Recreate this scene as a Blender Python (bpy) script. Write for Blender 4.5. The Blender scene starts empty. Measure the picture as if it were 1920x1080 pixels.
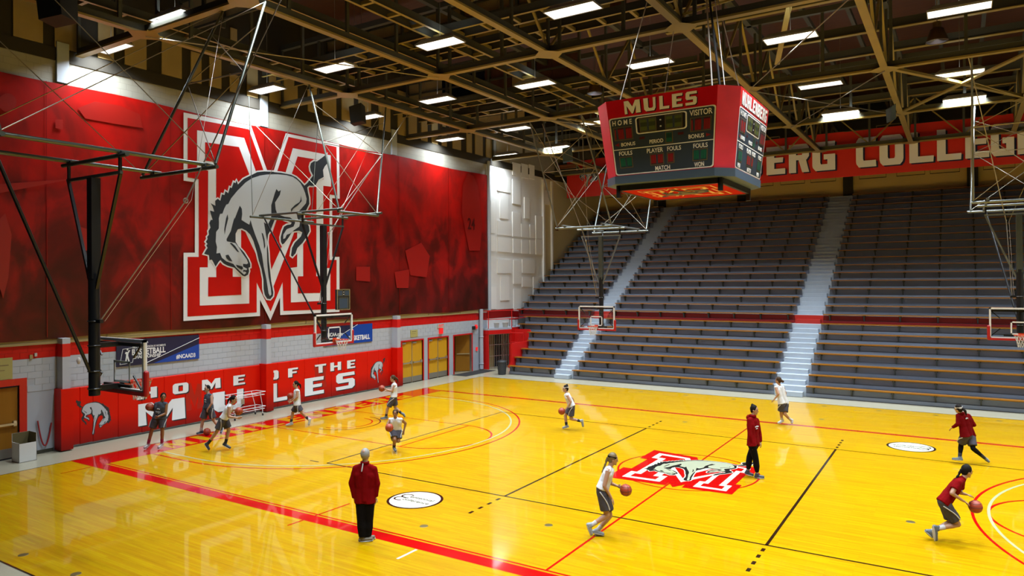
import bpy, bmesh, math, random
from mathutils import Vector, Matrix
from mathutils.geometry import tessellate_polygon
random.seed(7)
SC = bpy.context.scene
COL = SC.collection
PI = math.pi

# ------------------------------------------------------------------ camera
CF, CCX, CCY = 1325.976, 962.13, 520.64          # focal length and principal point in pixels of 1920x1080
CYAW, CPITCH, CROLL = 0.5633667, -0.0048959, -0.0068164
CPOS = Vector((6.2162, -18.5069, 5.1085))
_F = Vector((-math.sin(CYAW)*math.cos(CPITCH), math.cos(CYAW)*math.cos(CPITCH), -math.sin(CPITCH)))
_R0 = Vector((math.cos(CYAW), math.sin(CYAW), 0)); _U0 = _R0.cross(_F)
_R = math.cos(CROLL)*_R0 + math.sin(CROLL)*_U0
_U = -math.sin(CROLL)*_R0 + math.cos(CROLL)*_U0
cam = bpy.data.cameras.new('camera'); camo = bpy.data.objects.new('camera', cam); COL.objects.link(camo)
camo.matrix_world = Matrix(((_R.x,_U.x,-_F.x,CPOS.x),(_R.y,_U.y,-_F.y,CPOS.y),(_R.z,_U.z,-_F.z,CPOS.z),(0,0,0,1)))
cam.sensor_width = 36; cam.lens = CF/1920*36
cam.shift_x = (960-CCX)/1920; cam.shift_y = (CCY-540)/1920
cam.clip_start = 0.1; cam.clip_end = 200
SC.camera = camo
def ray(px, py): return _F + _R*((px-CCX)/CF) - _U*((py-CCY)/CF)
def at(px, py, ax, val):                          # the point of the plane axis=val seen at pixel (px, py)
    d = ray(px, py); return CPOS + d*((val-CPOS[ax])/d[ax])

# ------------------------------------------------------------------ world, exposure, light strengths
w = bpy.data.worlds.new('world'); SC.world = w; w.use_nodes = True
w.node_tree.nodes['Background'].inputs[0].default_value = (0.8, 0.85, 1.0, 1)
w.node_tree.nodes['Background'].inputs[1].default_value = 0.008
SC.view_settings.view_transform = 'Standard'; SC.view_settings.look = 'None'
SC.view_settings.gamma = 1; SC.view_settings.use_curve_mapping = False
SC.view_settings.exposure = 0.0
LAMP_W = 385.0         # watts of each high-bay fixture
LAMP_SPREAD = 104      # degrees
TUBE_GLOW = 1.8        # the visible diffuser

# ------------------------------------------------------------------ materials
M = {}
AF = 0.55           # paints here are given relative to a white of 1; real whites reflect less
def af(c, metal=0): return tuple(x*(AF if metal < 0.5 else 1) for x in c)
def mat(name, col, rough=0.5, metal=0.0, spec=0.5, coat=0.0, emit=None, es=0, bump=None, vary=None):
    m = bpy.data.materials.new(name); m.use_nodes = True; nt = m.node_tree
    b = nt.nodes['Principled BSDF']; col = af(col, metal)
    b.inputs['Base Color'].default_value = (*col, 1); b.inputs['Roughness'].default_value = rough
    b.inputs['Metallic'].default_value = metal; b.inputs['Specular IOR Level'].default_value = spec
    b.inputs['Coat Weight'].default_value = coat; b.inputs['Coat Roughness'].default_value = 0.04
    if emit: b.inputs['Emission Color'].default_value = (*emit, 1); b.inputs['Emission Strength'].default_value = es
    if vary or bump:
        tc = nt.nodes.new('ShaderNodeTexCoord')
        mp = nt.nodes.new('ShaderNodeMapping'); nt.links.new(tc.outputs['Object'], mp.inputs[0])
        no = nt.nodes.new('ShaderNodeTexNoise'); nt.links.new(mp.outputs[0], no.inputs['Vector'])
        sc = (vary or bump)[1]
        mp.inputs['Scale'].default_value = sc if isinstance(sc, tuple) else (sc, sc, sc)
        no.inputs['Scale'].default_value = 1; no.inputs['Detail'].default_value = 5
        if vary:
            mx = nt.nodes.new('ShaderNodeMix'); mx.data_type = 'RGBA'
            mx.inputs['A'].default_value = (*[c*(1-vary[0]) for c in col], 1)
            mx.inputs['B'].default_value = (*[min(1, c*(1+vary[0])) for c in col], 1)
            nt.links.new(no.outputs['Fac'], mx.inputs['Factor']); nt.links.new(mx.outputs['Result'], b.inputs['Base Color'])
        if bump:
            bp = nt.nodes.new('ShaderNodeBump'); bp.inputs['Strength'].default_value = bump[0]; bp.inputs['Distance'].default_value = 0.008
            nt.links.new(no.outputs['Fac'], bp.inputs['Height']); nt.links.new(bp.outputs[0], b.inputs['Normal'])
    M[name] = m; return m
def nodes(m): return m.node_tree.nodes, m.node_tree.links

def wood_court():
    m = mat('court_wood', (0.9, 0.52, 0.012), rough=0.35, spec=0.05, coat=0.62)
    N, L = nodes(m); b = N['Principled BSDF']
    tc = N.new('ShaderNodeTexCoord')
    br = N.new('ShaderNodeTexBrick'); br.offset = 0.37; br.offset_frequency = 2; br.squash = 1
    br.inputs['Scale'].default_value = 1; br.inputs['Brick Width'].default_value = 1.15; br.inputs['Row Height'].default_value = 0.057
    br.inputs['Mortar Size'].default_value = 0.0012; br.inputs['Mortar Smooth'].default_value = 0.2; br.inputs['Bias'].default_value = -0.1
    br.inputs['Color1'].default_value = (0.405, 0.218, 0.0, 1); br.inputs['Color2'].default_value = (0.435, 0.275, 0.0, 1)
    br.inputs['Mortar'].default_value = (0.29, 0.15, 0.0, 1)
    L.new(tc.outputs['Object'], br.inputs['Vector'])
    mp = N.new('ShaderNodeMapping'); mp.inputs['Scale'].default_value = (0.6, 9, 1); L.new(tc.outputs['Object'], mp.inputs[0])
    no = N.new('ShaderNodeTexNoise'); no.inputs['Scale'].default_value = 1.4; no.inputs['Detail'].default_value = 6; L.new(mp.outputs[0], no.inputs['Vector'])
    rp = N.new('ShaderNodeValToRGB'); rp.color_ramp.elements[0].position = 0.3; rp.color_ramp.elements[0].color = (0.82, 0.76, 0.7, 1)
    rp.color_ramp.elements[1].position = 0.62; rp.color_ramp.elements[1].color = (1, 1, 1, 1); L.new(no.outputs['Fac'], rp.inputs[0])
    mx = N.new('ShaderNodeMix'); mx.data_type = 'RGBA'; mx.blend_type = 'MULTIPLY'; mx.inputs['Factor'].default_value = 1
    L.new(br.outputs['Color'], mx.inputs['A']); L.new(rp.outputs[0], mx.inputs['B']); L.new(mx.outputs['Result'], b.inputs['Base Color'])
    # gentle waviness of the boards: breaks reflections up along their length
    n2 = N.new('ShaderNodeTexNoise'); n2.inputs['Scale'].default_value = 1; n2.inputs['Detail'].default_value = 2
    m2 = N.new('ShaderNodeMapping'); m2.inputs['Scale'].default_value = (1.2, 14, 1); L.new(tc.outputs['Object'], m2.inputs[0]); L.new(m2.outputs[0], n2.inputs['Vector'])
    bp = N.new('ShaderNodeBump'); bp.inputs['Strength'].default_value = 0.05; bp.inputs['Distance'].default_value = 0.004
    L.new(n2.outputs['Fac'], bp.inputs['Height']); L.new(bp.outputs[0], b.inputs['Normal']); L.new(bp.outputs[0], b.inputs['Coat Normal'])
    return m
wood_court()
mat('court_red', (0.72, 0.004, 0.004), rough=0.16, spec=0.1, coat=0.7, vary=(0.12, (0.6, 9, 1)))
mat('court_black', (0.03, 0.012, 0.006), rough=0.18, spec=0.1, coat=0.7)
mat('court_white', (1.0, 1.05, 0.85), rough=0.18, spec=0.1, coat=0.7)
mat('court_sage', (0.62, 0.66, 0.36), rough=0.18, spec=0.1, coat=0.7)
mat('court_grey', (0.55, 0.58, 0.44), rough=0.2, spec=0.1, coat=0.7)
mat('pure_white_paint', (0.88, 0.88, 0.86), rough=0.2, spec=0.1, coat=0.7)
mat('brass', (0.18, 0.14, 0.05), rough=0.4, metal=0.8)
mat('terrazzo', (0.62, 0.58, 0.42), rough=0.22, coat=0.15, vary=(0.08, 30))
mat('dark_rubber', (0.02, 0.02, 0.022), rough=0.8)
mat('white_block', (1.4, 1.4, 1.36), rough=0.7, vary=(0.05, 3), bump=None)
mat('white_panel', (1.5, 1.5, 1.46), rough=0.7)
mat('panel_edge', (0.35, 0.27, 0.12), rough=0.7)
def block(name, col, w=0.4, h=0.2):
    m = mat(name, col, rough=0.55); N, L = nodes(m); b = N['Principled BSDF']
    col = af(col); tc = N.new('ShaderNodeTexCoord'); sx = N.new('ShaderNodeSeparateXYZ'); cx = N.new('ShaderNodeCombineXYZ')
    L.new(tc.outputs['Object'], sx.inputs[0]); L.new(sx.outputs['Y'], cx.inputs['X']); L.new(sx.outputs['Z'], cx.inputs['Y'])
    br = N.new('ShaderNodeTexBrick'); br.inputs['Scale'].default_value = 1; br.inputs['Brick Width'].default_value = w; br.inputs['Row Height'].default_value = h
    br.inputs['Mortar Size'].default_value = 0.007; br.inputs['Mortar Smooth'].default_value = 0.3
    br.inputs['Color1'].default_value = (*col, 1); br.inputs['Color2'].default_value = (*[c*0.96 for c in col], 1); br.inputs['Mortar'].default_value = (*[c*0.8 for c in col], 1)
    L.new(cx.outputs[0], br.inputs['Vector']); L.new(br.outputs['Color'], b.inputs['Base Color'])
    bp = N.new('ShaderNodeBump'); bp.inputs['Strength'].default_value = 0.5; bp.inputs['Distance'].default_value = 0.01; bp.invert = True
    L.new(br.outputs['Fac'], bp.inputs['Height']); L.new(bp.outputs[0], b.inputs['Normal'])
mat('grey_block', (0.64, 0.71, 0.82), rough=0.6); mat('red_block', (0.55, 0.008, 0.006), rough=0.5); mat('block_grey', (0.72, 0.80, 0.92), rough=0.55, vary=(0.05, 1.3)); mat('block_red', (0.95, 0.010, 0.006), rough=0.5, spec=.3, vary=(0.06, 1.3)); block('upper_block', (0.62, 0.60, 0.50))
mat('column_grey', (0.72, 0.80, 0.92), rough=0.5); mat('column_red', (1.1, 0.012, 0.008), rough=0.5)
mat('strip_wood', (0.55, 0.42, 0.17), rough=0.6, vary=(0.2, (2, 1, 14)))
mat('door_wood', (1.0, 0.52, 0.025), rough=0.45, spec=0.2, vary=(0.12, (20, 14, 1.2)))
mat('door_wood_dark', (0.52, 0.22, 0.02), rough=0.45, spec=0.2, vary=(0.12, (20, 14, 1.2)))
mat('frame_red', (0.95, 0.012, 0.010), rough=0.35)
mat('steel', (0.55, 0.55, 0.52), rough=0.35, metal=0.9)
mat('chrome', (0.8, 0.8, 0.8), rough=0.2, metal=1)
mat('kick_plate', (0.28, 0.26, 0.22), rough=0.45, metal=0.6)
mat('dark_void', (0.02, 0.018, 0.015), rough=0.9)
mat('hall_wall', (0.34, 0.26, 0.12), rough=0.8); mat('back_beige', (1.3, 0.95, 0.36), rough=0.8); mat('side_white_dim', (1.2, 1.05, 0.68), rough=0.8); mat('wire_white', (1.3, 1.3, 1.3), rough=0.3)
mat('pale_yellow', (0.66, 0.60, 0.20), rough=0.6)
mat('exit_red', (0.8, 0.01, 0.01), rough=0.5, emit=(1, 0.02, 0.02), es=0.6)
mat('sign_white', (0.8, 0.78, 0.72), rough=0.5)
# wall padding: printed vinyl, red fading to maroon at the foot
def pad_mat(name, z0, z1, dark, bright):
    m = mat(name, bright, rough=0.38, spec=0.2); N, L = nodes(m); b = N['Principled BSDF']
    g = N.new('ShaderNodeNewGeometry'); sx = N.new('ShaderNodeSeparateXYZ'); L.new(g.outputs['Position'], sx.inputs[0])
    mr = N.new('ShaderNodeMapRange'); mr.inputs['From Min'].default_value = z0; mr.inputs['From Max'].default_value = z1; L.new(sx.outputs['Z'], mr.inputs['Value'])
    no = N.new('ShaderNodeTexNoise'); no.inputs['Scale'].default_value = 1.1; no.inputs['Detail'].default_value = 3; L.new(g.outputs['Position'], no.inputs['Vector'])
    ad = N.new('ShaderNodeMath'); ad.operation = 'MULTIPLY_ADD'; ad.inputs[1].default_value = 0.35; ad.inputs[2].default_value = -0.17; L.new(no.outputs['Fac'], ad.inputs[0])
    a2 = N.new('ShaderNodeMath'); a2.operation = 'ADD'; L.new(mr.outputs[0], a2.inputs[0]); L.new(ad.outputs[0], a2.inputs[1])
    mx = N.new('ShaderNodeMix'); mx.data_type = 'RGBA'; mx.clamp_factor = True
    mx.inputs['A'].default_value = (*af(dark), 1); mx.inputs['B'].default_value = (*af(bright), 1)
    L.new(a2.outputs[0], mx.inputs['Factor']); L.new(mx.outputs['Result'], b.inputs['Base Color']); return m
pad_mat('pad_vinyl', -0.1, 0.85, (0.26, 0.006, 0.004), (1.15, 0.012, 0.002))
mat('pad_ghost', (0.72, 0.012, 0.004), rough=0.4)
mat('letter_white', (1.35, 1.38, 1.42), rough=0.4)
mat('letter_shade', (0.035, 0.03, 0.035), rough=0.5)
def mural():
    m = mat('mural_vinyl', (0.5, 0.01, 0.01), rough=0.34, spec=0.28); N, L = nodes(m); b = N['Principled BSDF']
    g = N.new('ShaderNodeNewGeometry'); sx = N.new('ShaderNodeSeparateXYZ'); L.new(g.outputs['Position'], sx.inputs[0])
    def noise(sc, det, dis=0.0, vec=None, rough=0.5):
        n = N.new('ShaderNodeTexNoise'); n.inputs['Scale'].default_value = sc; n.inputs['Detail'].default_value = det
        n.inputs['Distortion'].default_value = dis; n.inputs['Roughness'].default_value = rough
        L.new((vec or g.outputs['Position']), n.inputs['Vector']); return n.outputs['Fac']
    def math_(op, a, c, v3=None):
        n = N.new('ShaderNodeMath'); n.operation = op
        for i, v in enumerate((a, c) if v3 is None else (a, c, v3)):
            if isinstance(v, (int, float)): n.inputs[i].default_value = v
            else: L.new(v, n.inputs[i])
        return n.outputs[0]
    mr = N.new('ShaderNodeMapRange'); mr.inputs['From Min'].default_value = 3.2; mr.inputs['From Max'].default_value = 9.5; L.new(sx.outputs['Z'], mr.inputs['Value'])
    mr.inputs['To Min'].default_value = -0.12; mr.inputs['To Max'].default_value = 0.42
    big = noise(0.42, 4, 1.2, rough=0.55)
    # crowd of ghosted figures: stepped blotches
    mp = N.new('ShaderNodeMapping'); mp.inputs['Scale'].default_value = (1, 0.62, 0.34); L.new(g.outputs['Position'], mp.inputs[0])
    fig = noise(1.7, 3, 0.9, mp.outputs[0])
    rs = N.new('ShaderNodeValToRGB'); cr = rs.color_ramp; cr.interpolation = 'B_SPLINE'
    cr.elements[0].position = 0.42; cr.elements[0].color = (0.0, 0.0, 0.0, 1); cr.elements[1].position = 0.58; cr.elements[1].color = (1, 1, 1, 1)
    L.new(fig, rs.inputs[0])
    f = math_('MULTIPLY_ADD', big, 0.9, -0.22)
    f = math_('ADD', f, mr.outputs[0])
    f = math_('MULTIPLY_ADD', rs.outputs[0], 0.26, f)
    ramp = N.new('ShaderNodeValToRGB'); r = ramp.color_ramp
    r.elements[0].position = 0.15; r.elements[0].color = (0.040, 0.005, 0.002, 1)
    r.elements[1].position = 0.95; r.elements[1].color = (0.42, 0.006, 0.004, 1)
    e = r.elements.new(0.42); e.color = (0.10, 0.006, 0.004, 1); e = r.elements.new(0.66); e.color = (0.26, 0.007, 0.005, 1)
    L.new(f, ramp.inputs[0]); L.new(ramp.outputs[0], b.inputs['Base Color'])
    n2 = noise(0.7, 2); bp = N.new('ShaderNodeBump'); bp.inputs['Strength'].default_value = 0.25; bp.inputs['Distance'].default_value = 0.08
    L.new(n2, bp.inputs['Height']); L.new(bp.outputs[0], b.inputs['Normal'])
mural()
mat('mural_red', (0.80, 0.008, 0.004), rough=0.34, spec=0.28, vary=(0.35, 0.5))
mat('mural_deep', (0.40, 0.006, 0.003), rough=0.36, spec=0.28, vary=(0.45, 0.7))
mat('mural_ghost', (0.52, 0.014, 0.008), rough=0.36)
mat('mural_ghost_dark', (0.14, 0.008, 0.006), rough=0.36)
mat('mural_white', (1.15, 1.18, 1.22), rough=0.35)
mat('mule_grey', (0.80, 0.87, 0.94), rough=0.38)
mat('mule_dark', (0.035, 0.045, 0.06), rough=0.4)
mat('floor_mule', (0.60, 0.64, 0.44), rough=0.18, spec=0.1, coat=0.7)
mat('floor_mule_dark', (0.02, 0.02, 0.02), rough=0.18, spec=0.1, coat=0.7)
mat('ncaa_navy', (0.012, 0.016, 0.09), rough=0.35); mat('ncaa_blue', (0.004, 0.09, 0.62), rough=0.35)
mat('bleacher_grey', (0.36, 0.41, 0.51), rough=0.55, vary=(0.10, (0.5, 3, 12)))
mat('bleacher_red', (0.50, 0.010, 0.010), rough=0.5)
mat('aisle_grey', (0.66, 0.76, 0.88), rough=0.6, vary=(0.08, 4))
mat('aisle_red', (0.72, 0.03, 0.02), rough=0.5)
mat('bench_wood', (0.50, 0.19, 0.010), rough=0.32, coat=0.25, vary=(0.25, (1.2, 9, 9)))
mat('bracket_metal', (0.10, 0.10, 0.07), rough=0.5, metal=0.3)
mat('stage_red', (1.1, 0.012, 0.008), rough=0.45)
mat('black_pipe', (0.022, 0.022, 0.024), rough=0.35, metal=0.3)
mat('olive_pipe', (0.10, 0.115, 0.095), rough=0.35, metal=0.6)
mat('grey_pipe', (0.20, 0.22, 0.21), rough=0.4, metal=0.6)
mat('rod', (0.30, 0.27, 0.22), rough=0.4, metal=0.6)
mat('wire', (0.55, 0.5, 0.45), rough=0.4, metal=0.5)
mat('board_white', (1.2, 1.2, 1.2), rough=0.35)
mat('board_frame', (0.55, 0.57, 0.56), rough=0.35, metal=0.7)
mat('board_pad', (0.62, 0.008, 0.008), rough=0.45)
mat('rim_orange', (0.82, 0.07, 0.01), rough=0.35)
mat('net_white', (0.80, 0.76, 0.68), rough=0.8)
def glass():
    m = bpy.data.materials.new('glass_pane'); m.use_nodes = True; N, L = nodes(m); N.remove(N['Principled BSDF'])
    t = N.new('ShaderNodeBsdfTransparent'); t.inputs[0].default_value = (0.97, 0.99, 0.98, 1)
    g = N.new('ShaderNodeBsdfGlossy'); g.inputs['Roughness'].default_value = 0.03
    fr = N.new('ShaderNodeValue'); fr.outputs[0].default_value = 0.045
    mx = N.new('ShaderNodeMixShader'); L.new(fr.outputs[0], mx.inputs[0]); L.new(t.outputs[0], mx.inputs[1]); L.new(g.outputs[0], mx.inputs[2])
    L.new(mx.outputs[0], N['Material Output'].inputs['Surface']); M['glass_pane'] = m
glass()
mat('truss_yellow', (0.50, 0.37, 0.10), rough=0.45, metal=0.1, vary=(0.2, 1.5))
mat('truss_dark', (0.10, 0.10, 0.075), rough=0.6)
mat('deck_wood', (0.14, 0.045, 0.016), rough=0.7, vary=(0.4, (1, 9, 1)))
mat('upper_dark', (0.045, 0.036, 0.022), rough=0.8, vary=(0.2, 1))
mat('beige_ply', (0.62, 0.46, 0.20), rough=0.8, vary=(0.12, 2.5))
mat('night_glass', (0.004, 0.012, 0.03), rough=0.15)
mat('lamp_housing', (0.6, 0.6, 0.6), rough=0.5)
mat('lamp_tube', (1, 1, 1), rough=0.5, emit=(1.0, 0.97, 0.93), es=TUBE_GLOW)
mat('cone_lamp', (0.20, 0.12, 0.05), rough=0.45, metal=0.4)
mat('speaker_black', (0.015, 0.018, 0.022), rough=0.6); mat('speaker_blue', (0.06, 0.10, 0.14), rough=0.5)
mat('duct_silver', (0.32, 0.36, 0.32), rough=0.35, metal=0.7)
mat('heater_orange', (0.5, 0.12, 0.06), rough=0.4)
mat('sb_red', (1.1, 0.004, 0.016), rough=0.28, spec=0.6, vary=(0.25, 2)); mat('sb_pink', (1.5, 0.07, 0.15), rough=0.28, spec=0.6, vary=(0.2, 2))
mat('sb_panel', (0.045, 0.075, 0.12), rough=0.5); mat('sb_ledge', (0.10, 0.16, 0.24), rough=0.45); mat('sb_black', (0.006, 0.006, 0.008), rough=0.5)
mat('sb_white', (1.65, 1.66, 1.62), rough=0.5); mat('sb_gold', (0.30, 0.20, 0.03), rough=0.5); mat('sb_orange', (0.75, 0.022, 0.0), rough=0.8, spec=0.05)
mat('sb_cream', (1.3, 0.9, 0.25), rough=0.5); mat('sb_olive', (0.20, 0.15, 0.05), rough=0.5)
def dots(name, a, b_, s=26):
    m = mat(name, a, rough=0.5); N, L = nodes(m); b = N['Principled BSDF']
    tc = N.new('ShaderNodeTexCoord'); ck = N.new('ShaderNodeTexBrick'); ck.offset = 0; ck.inputs['Scale'].default_value = s
    ck.inputs['Brick Width'].default_value = 1; ck.inputs['Row Height'].default_value = 1; ck.inputs['Mortar Size'].default_value = 0.16
    ck.inputs['Color1'].default_value = (*a, 1); ck.inputs['Color2'].default_value = (*a, 1); ck.inputs['Mortar'].default_value = (*b_, 1)
    L.new(tc.outputs['Object'], ck.inputs['Vector']); L.new(ck.outputs['Color'], b.inputs['Base Color'])
dots('led_red', (0.30, 0.004, 0.004), (0.07, 0.003, 0.004)); dots('led_green', (0.0, 0.13, 0.07), (0.0, 0.035, 0.025)); dots('led_olive', (0.11, 0.14, 0.02), (0.03, 0.045, 0.012))
def ball_mat():
    mat('ball_orange', (0.50, 0.055, 0.012), rough=0.5, bump=(0.2, 120)); mat('ball_seam', (0.05, 0.02, 0.015), rough=0.6)
ball_mat()
mat('cardboard_white', (1.2, 1.2, 1.18), rough=0.6); mat('cardboard_inner', (0.22, 0.17, 0.06), rough=0.8)
mat('bin_grey', (0.05, 0.055, 0.065), rough=0.6); mat('rope_red', (0.5, 0.02, 0.02), rough=0.7)
# people
mat('skin_light', (0.62, 0.33, 0.20), rough=0.5); mat('skin_tan', (0.42, 0.19, 0.085), rough=0.5); mat('skin_pale', (0.66, 0.38, 0.27), rough=0.5)
mat('jersey_white', (0.95, 0.97, 1.0), rough=0.8, vary=(0.06, 9)); mat('jersey_grey', (0.10, 0.115, 0.15), rough=0.9, spec=0.1, vary=(0.15, 9))
mat('shorts_grey', (0.10, 0.095, 0.12), rough=0.85, spec=0.12, vary=(0.2, 8)); mat('maroon', (0.26, 0.001, 0.003), rough=0.9, spec=0.08, vary=(0.25, 7)); mat('maroon_dark', (0.19, 0.001, 0.003), rough=0.9, spec=0.08, vary=(0.25, 7))
mat('black_cloth', (0.006, 0.005, 0.005), rough=0.9, spec=0.1); mat('trim_white', (0.75, 0.74, 0.74), rough=0.6)
mat('hair_dark', (0.010, 0.006, 0.004), rough=0.75, spec=0.15); mat('hair_brown', (0.07, 0.035, 0.012), rough=0.7, spec=0.2); mat('hair_blond', (0.20, 0.13, 0.04), rough=0.5); mat('hair_grey', (0.42, 0.41, 0.38), rough=0.6)
mat('eye_dark', (0.02, 0.012, 0.01), rough=0.3); mat('lip', (0.36, 0.10, 0.08), rough=0.5); mat('eye_white', (0.75, 0.75, 0.75), rough=0.3)
mat('shoe_grey', (0.16, 0.19, 0.22), rough=0.5); mat('shoe_light', (0.42, 0.46, 0.50), rough=0.5); mat('shoe_white', (0.75, 0.76, 0.78), rough=0.5); mat('shoe_blue', (0.05, 0.07, 0.11), rough=0.5); mat('shoe_tan', (0.25, 0.21, 0.14), rough=0.6)
mat('sole_white', (0.65, 0.66, 0.66), rough=0.6); mat('sock_black', (0.015, 0.015, 0.03), rough=0.8); mat('sock_white', (0.75, 0.72, 0.72), rough=0.8); mat('sock_pink', (0.55, 0.03, 0.16), rough=0.8); mat('band_cyan', (0.2, 0.6, 0.65), rough=0.6)

# ------------------------------------------------------------------ object helpers
def tag(o, label=None, cat=None, group=None, kind=None):
    if label: o['label'] = label
    if cat: o['category'] = cat
    if group: o['group'] = group
    if kind: o['kind'] = kind
    return o
def empty(name, loc=(0, 0, 0), label=None, cat=None, group=None, kind=None, rz=0):
    o = bpy.data.objects.new(name, None); COL.objects.link(o); o.location = loc; o.rotation_euler.z = rz; o.empty_display_size = 0.1
    return tag(o, label, cat, group, kind)
def put(name, me, parent=None, loc=None, label=None):
    o = bpy.data.objects.new(name, me); COL.objects.link(o)
    if parent: o.parent = parent
    if loc is not None: o.location = loc
    if label: o['label'] = label
    return o
class MB:
    def __init__(s): s.v = []; s.f = []
    def add(s, vs, fs):
        n = len(s.v); s.v += [tuple(v) for v in vs]; s.f += [tuple(i+n for i in f) for f in fs]; return s
    def box(s, x0, x1, y0, y1, z0, z1):
        return s.add([(x0,y0,z0),(x1,y0,z0),(x1,y1,z0),(x0,y1,z0),(x0,y0,z1),(x1,y0,z1),(x1,y1,z1),(x0,y1,z1)],
                     [(0,3,2,1),(4,5,6,7),(0,1,5,4),(1,2,6,5),(2,3,7,6),(3,0,4,7)])
    def bar(s, p, q, w, h=None, up=(0, 0, 1)):
        p, q = Vector(p), Vector(q); h = h or w; d = (q-p).normalized(); u = Vector(up)
        if abs(d.dot(u)) > 0.97: u = Vector((1, 0, 0))
        a = d.cross(u).normalized(); b = a.cross(d).normalized()
        vs = [c + a*(sx*w/2) + b*(sy*h/2) for c in (p, q) for sx, sy in ((-1,-1),(1,-1),(1,1),(-1,1))]
        return s.add(vs, [(0,1,2,3),(7,6,5,4),(0,4,5,1),(1,5,6,2),(2,6,7,3),(3,7,4,0)])
    def tube(s, p, q, r, n=8, r2=None):
        p, q = Vector(p), Vector(q); r2 = r if r2 is None else r2; d = (q-p).normalized()
        u = Vector((0, 0, 1)) if abs(d.z) < 0.9 else Vector((1, 0, 0)); a = d.cross(u).normalized(); b = d.cross(a)
        vs = [c + (a*math.cos(2*PI*i/n) + b*math.sin(2*PI*i/n))*rr for c, rr in ((p, r), (q, r2)) for i in range(n)]
        return s.add(vs, [(i, (i+1) % n, n+(i+1) % n, n+i) for i in range(n)] + [tuple(range(n))[::-1], tuple(range(n, 2*n))])
    def path(s, pts, r, n=6):
        for a, b in zip(pts, pts[1:]): s.tube(a, b, r, n)
        return s
    def ring(s, c, R, r, ax=(0, 0, 1), n=32, k=6):
        c = Vector(c); ax = Vector(ax).normalized(); u = Vector((1, 0, 0)) if abs(ax.x) < 0.9 else Vector((0, 1, 0)); a = ax.cross(u).normalized(); b = ax.cross(a)
        vs = []
        for i in range(n):
            t = 2*PI*i/n; o = a*math.cos(t)+b*math.sin(t)
            for j in range(k):
                p = 2*PI*j/k; vs.append(c + o*(R+r*math.cos(p)) + ax*(r*math.sin(p)))
        return s.add(vs, [(i*k+j, ((i+1) % n)*k+j, ((i+1) % n)*k+(j+1) % k, i*k+(j+1) % k) for i in range(n) for j in range(k)])
    def lathe(s, c, prof, n=24):
        c = Vector(c); vs = [(c.x+r*math.cos(2*PI*i/n), c.y+r*math.sin(2*PI*i/n), c.z+z) for r, z in prof for i in range(n)]
        return s.add(vs, [(j*n+i, j*n+(i+1) % n, (j+1)*n+(i+1) % n, (j+1)*n+i) for j in range(len(prof)-1) for i in range(n)])
    def ell(s, c, ax, n=14, k=9):
        c = Vector(c); A = [Vector(a) for a in ax]; vs = [c - A[2]]
        for j in range(1, k):
            t = PI*j/k
            for i in range(n): vs.append(c + A[0]*(math.sin(t)*math.cos(2*PI*i/n)) + A[1]*(math.sin(t)*math.sin(2*PI*i/n)) - A[2]*math.cos(t))
        vs.append(c + A[2]); last = len(vs)-1; fs = [(0, 1+(i+1) % n, 1+i) for i in range(n)]
        for j in range(k-2): fs += [(1+j*n+i, 1+j*n+(i+1) % n, 1+(j+1)*n+(i+1) % n, 1+(j+1)*n+i) for i in range(n)]
        fs += [(1+(k-2)*n+i, 1+(k-2)*n+(i+1) % n, last) for i in range(n)]
        return s.add(vs, fs)
    def cap(s, p, r0, q, r1, n=12, k=4, flat0=False, flat1=False):   # tapered limb with rounded (or flat) ends
        p, q = Vector(p), Vector(q); d = (q-p); L = d.length or 1e-4; d.normalize()
        u = Vector((0, 0, 1)) if abs(d.z) < 0.9 else Vector((1, 0, 0)); a = d.cross(u).normalized(); b = d.cross(a)
        rings = []
        if not flat0: rings += [(-r0*math.cos(t), r0*math.sin(t)) for t in [PI/2*(j+1)/(k+1) for j in range(k)]]
        rings += [(0, r0), (L, r1)]
        if not flat1: rings += [(L+r1*math.sin(t), r1*math.cos(t)) for t in [PI/2*(j+1)/(k+1) for j in range(k)]]
        vs = [p - d*(0 if flat0 else r0)]
        for h, r in rings: vs += [p + d*h + (a*math.cos(2*PI*i/n) + b*math.sin(2*PI*i/n))*r for i in range(n)]
        vs.append(p + d*(L + (0 if flat1 else r1))); last = len(vs)-1; m = len(rings)
        fs = [(0, 1+(i+1) % n, 1+i) for i in range(n)]
        for j in range(m-1): fs += [(1+j*n+i, 1+j*n+(i+1) % n, 1+(j+1)*n+(i+1) % n, 1+(j+1)*n+i) for i in range(n)]
        fs += [(1+(m-1)*n+i, 1+(m-1)*n+(i+1) % n, last) for i in range(n)]
        return s.add(vs, fs)
    def sheet(s, poly, fn, thick=0.0, nrm=None):       # flat polygon (2-D points) laid through fn -> 3-D
        pts = [Vector((x, y, 0)) for x, y in poly]; tris = tessellate_polygon([pts])
        vs = [Vector(fn(x, y)) for x, y in poly]
        s.add(vs, [tuple(t) for t in tris])
        return s
    def mesh(s, name, m, smooth=False):
        me = bpy.data.meshes.new(name); me.from_pydata(s.v, [], s.f); me.materials.append(M[m] if isinstance(m, str) else m)
        if smooth:
            me.polygons.foreach_set('use_smooth', [True]*len(me.polygons)); me.update()
            try: me.set_sharp_from_angle(angle=0.9)
            except Exception: pass
        me.update(); return me
    def build(s, name, m, parent=None, smooth=False, label=None, loc=None): return put(name, s.mesh(name, m, smooth), parent, loc, label)
def struct(name, mb, m, label=None, parent=None):
    o = mb.build(name, m, parent)
    if not parent: o['kind'] = 'structure'
    if label: o['label'] = label
    return o
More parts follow.
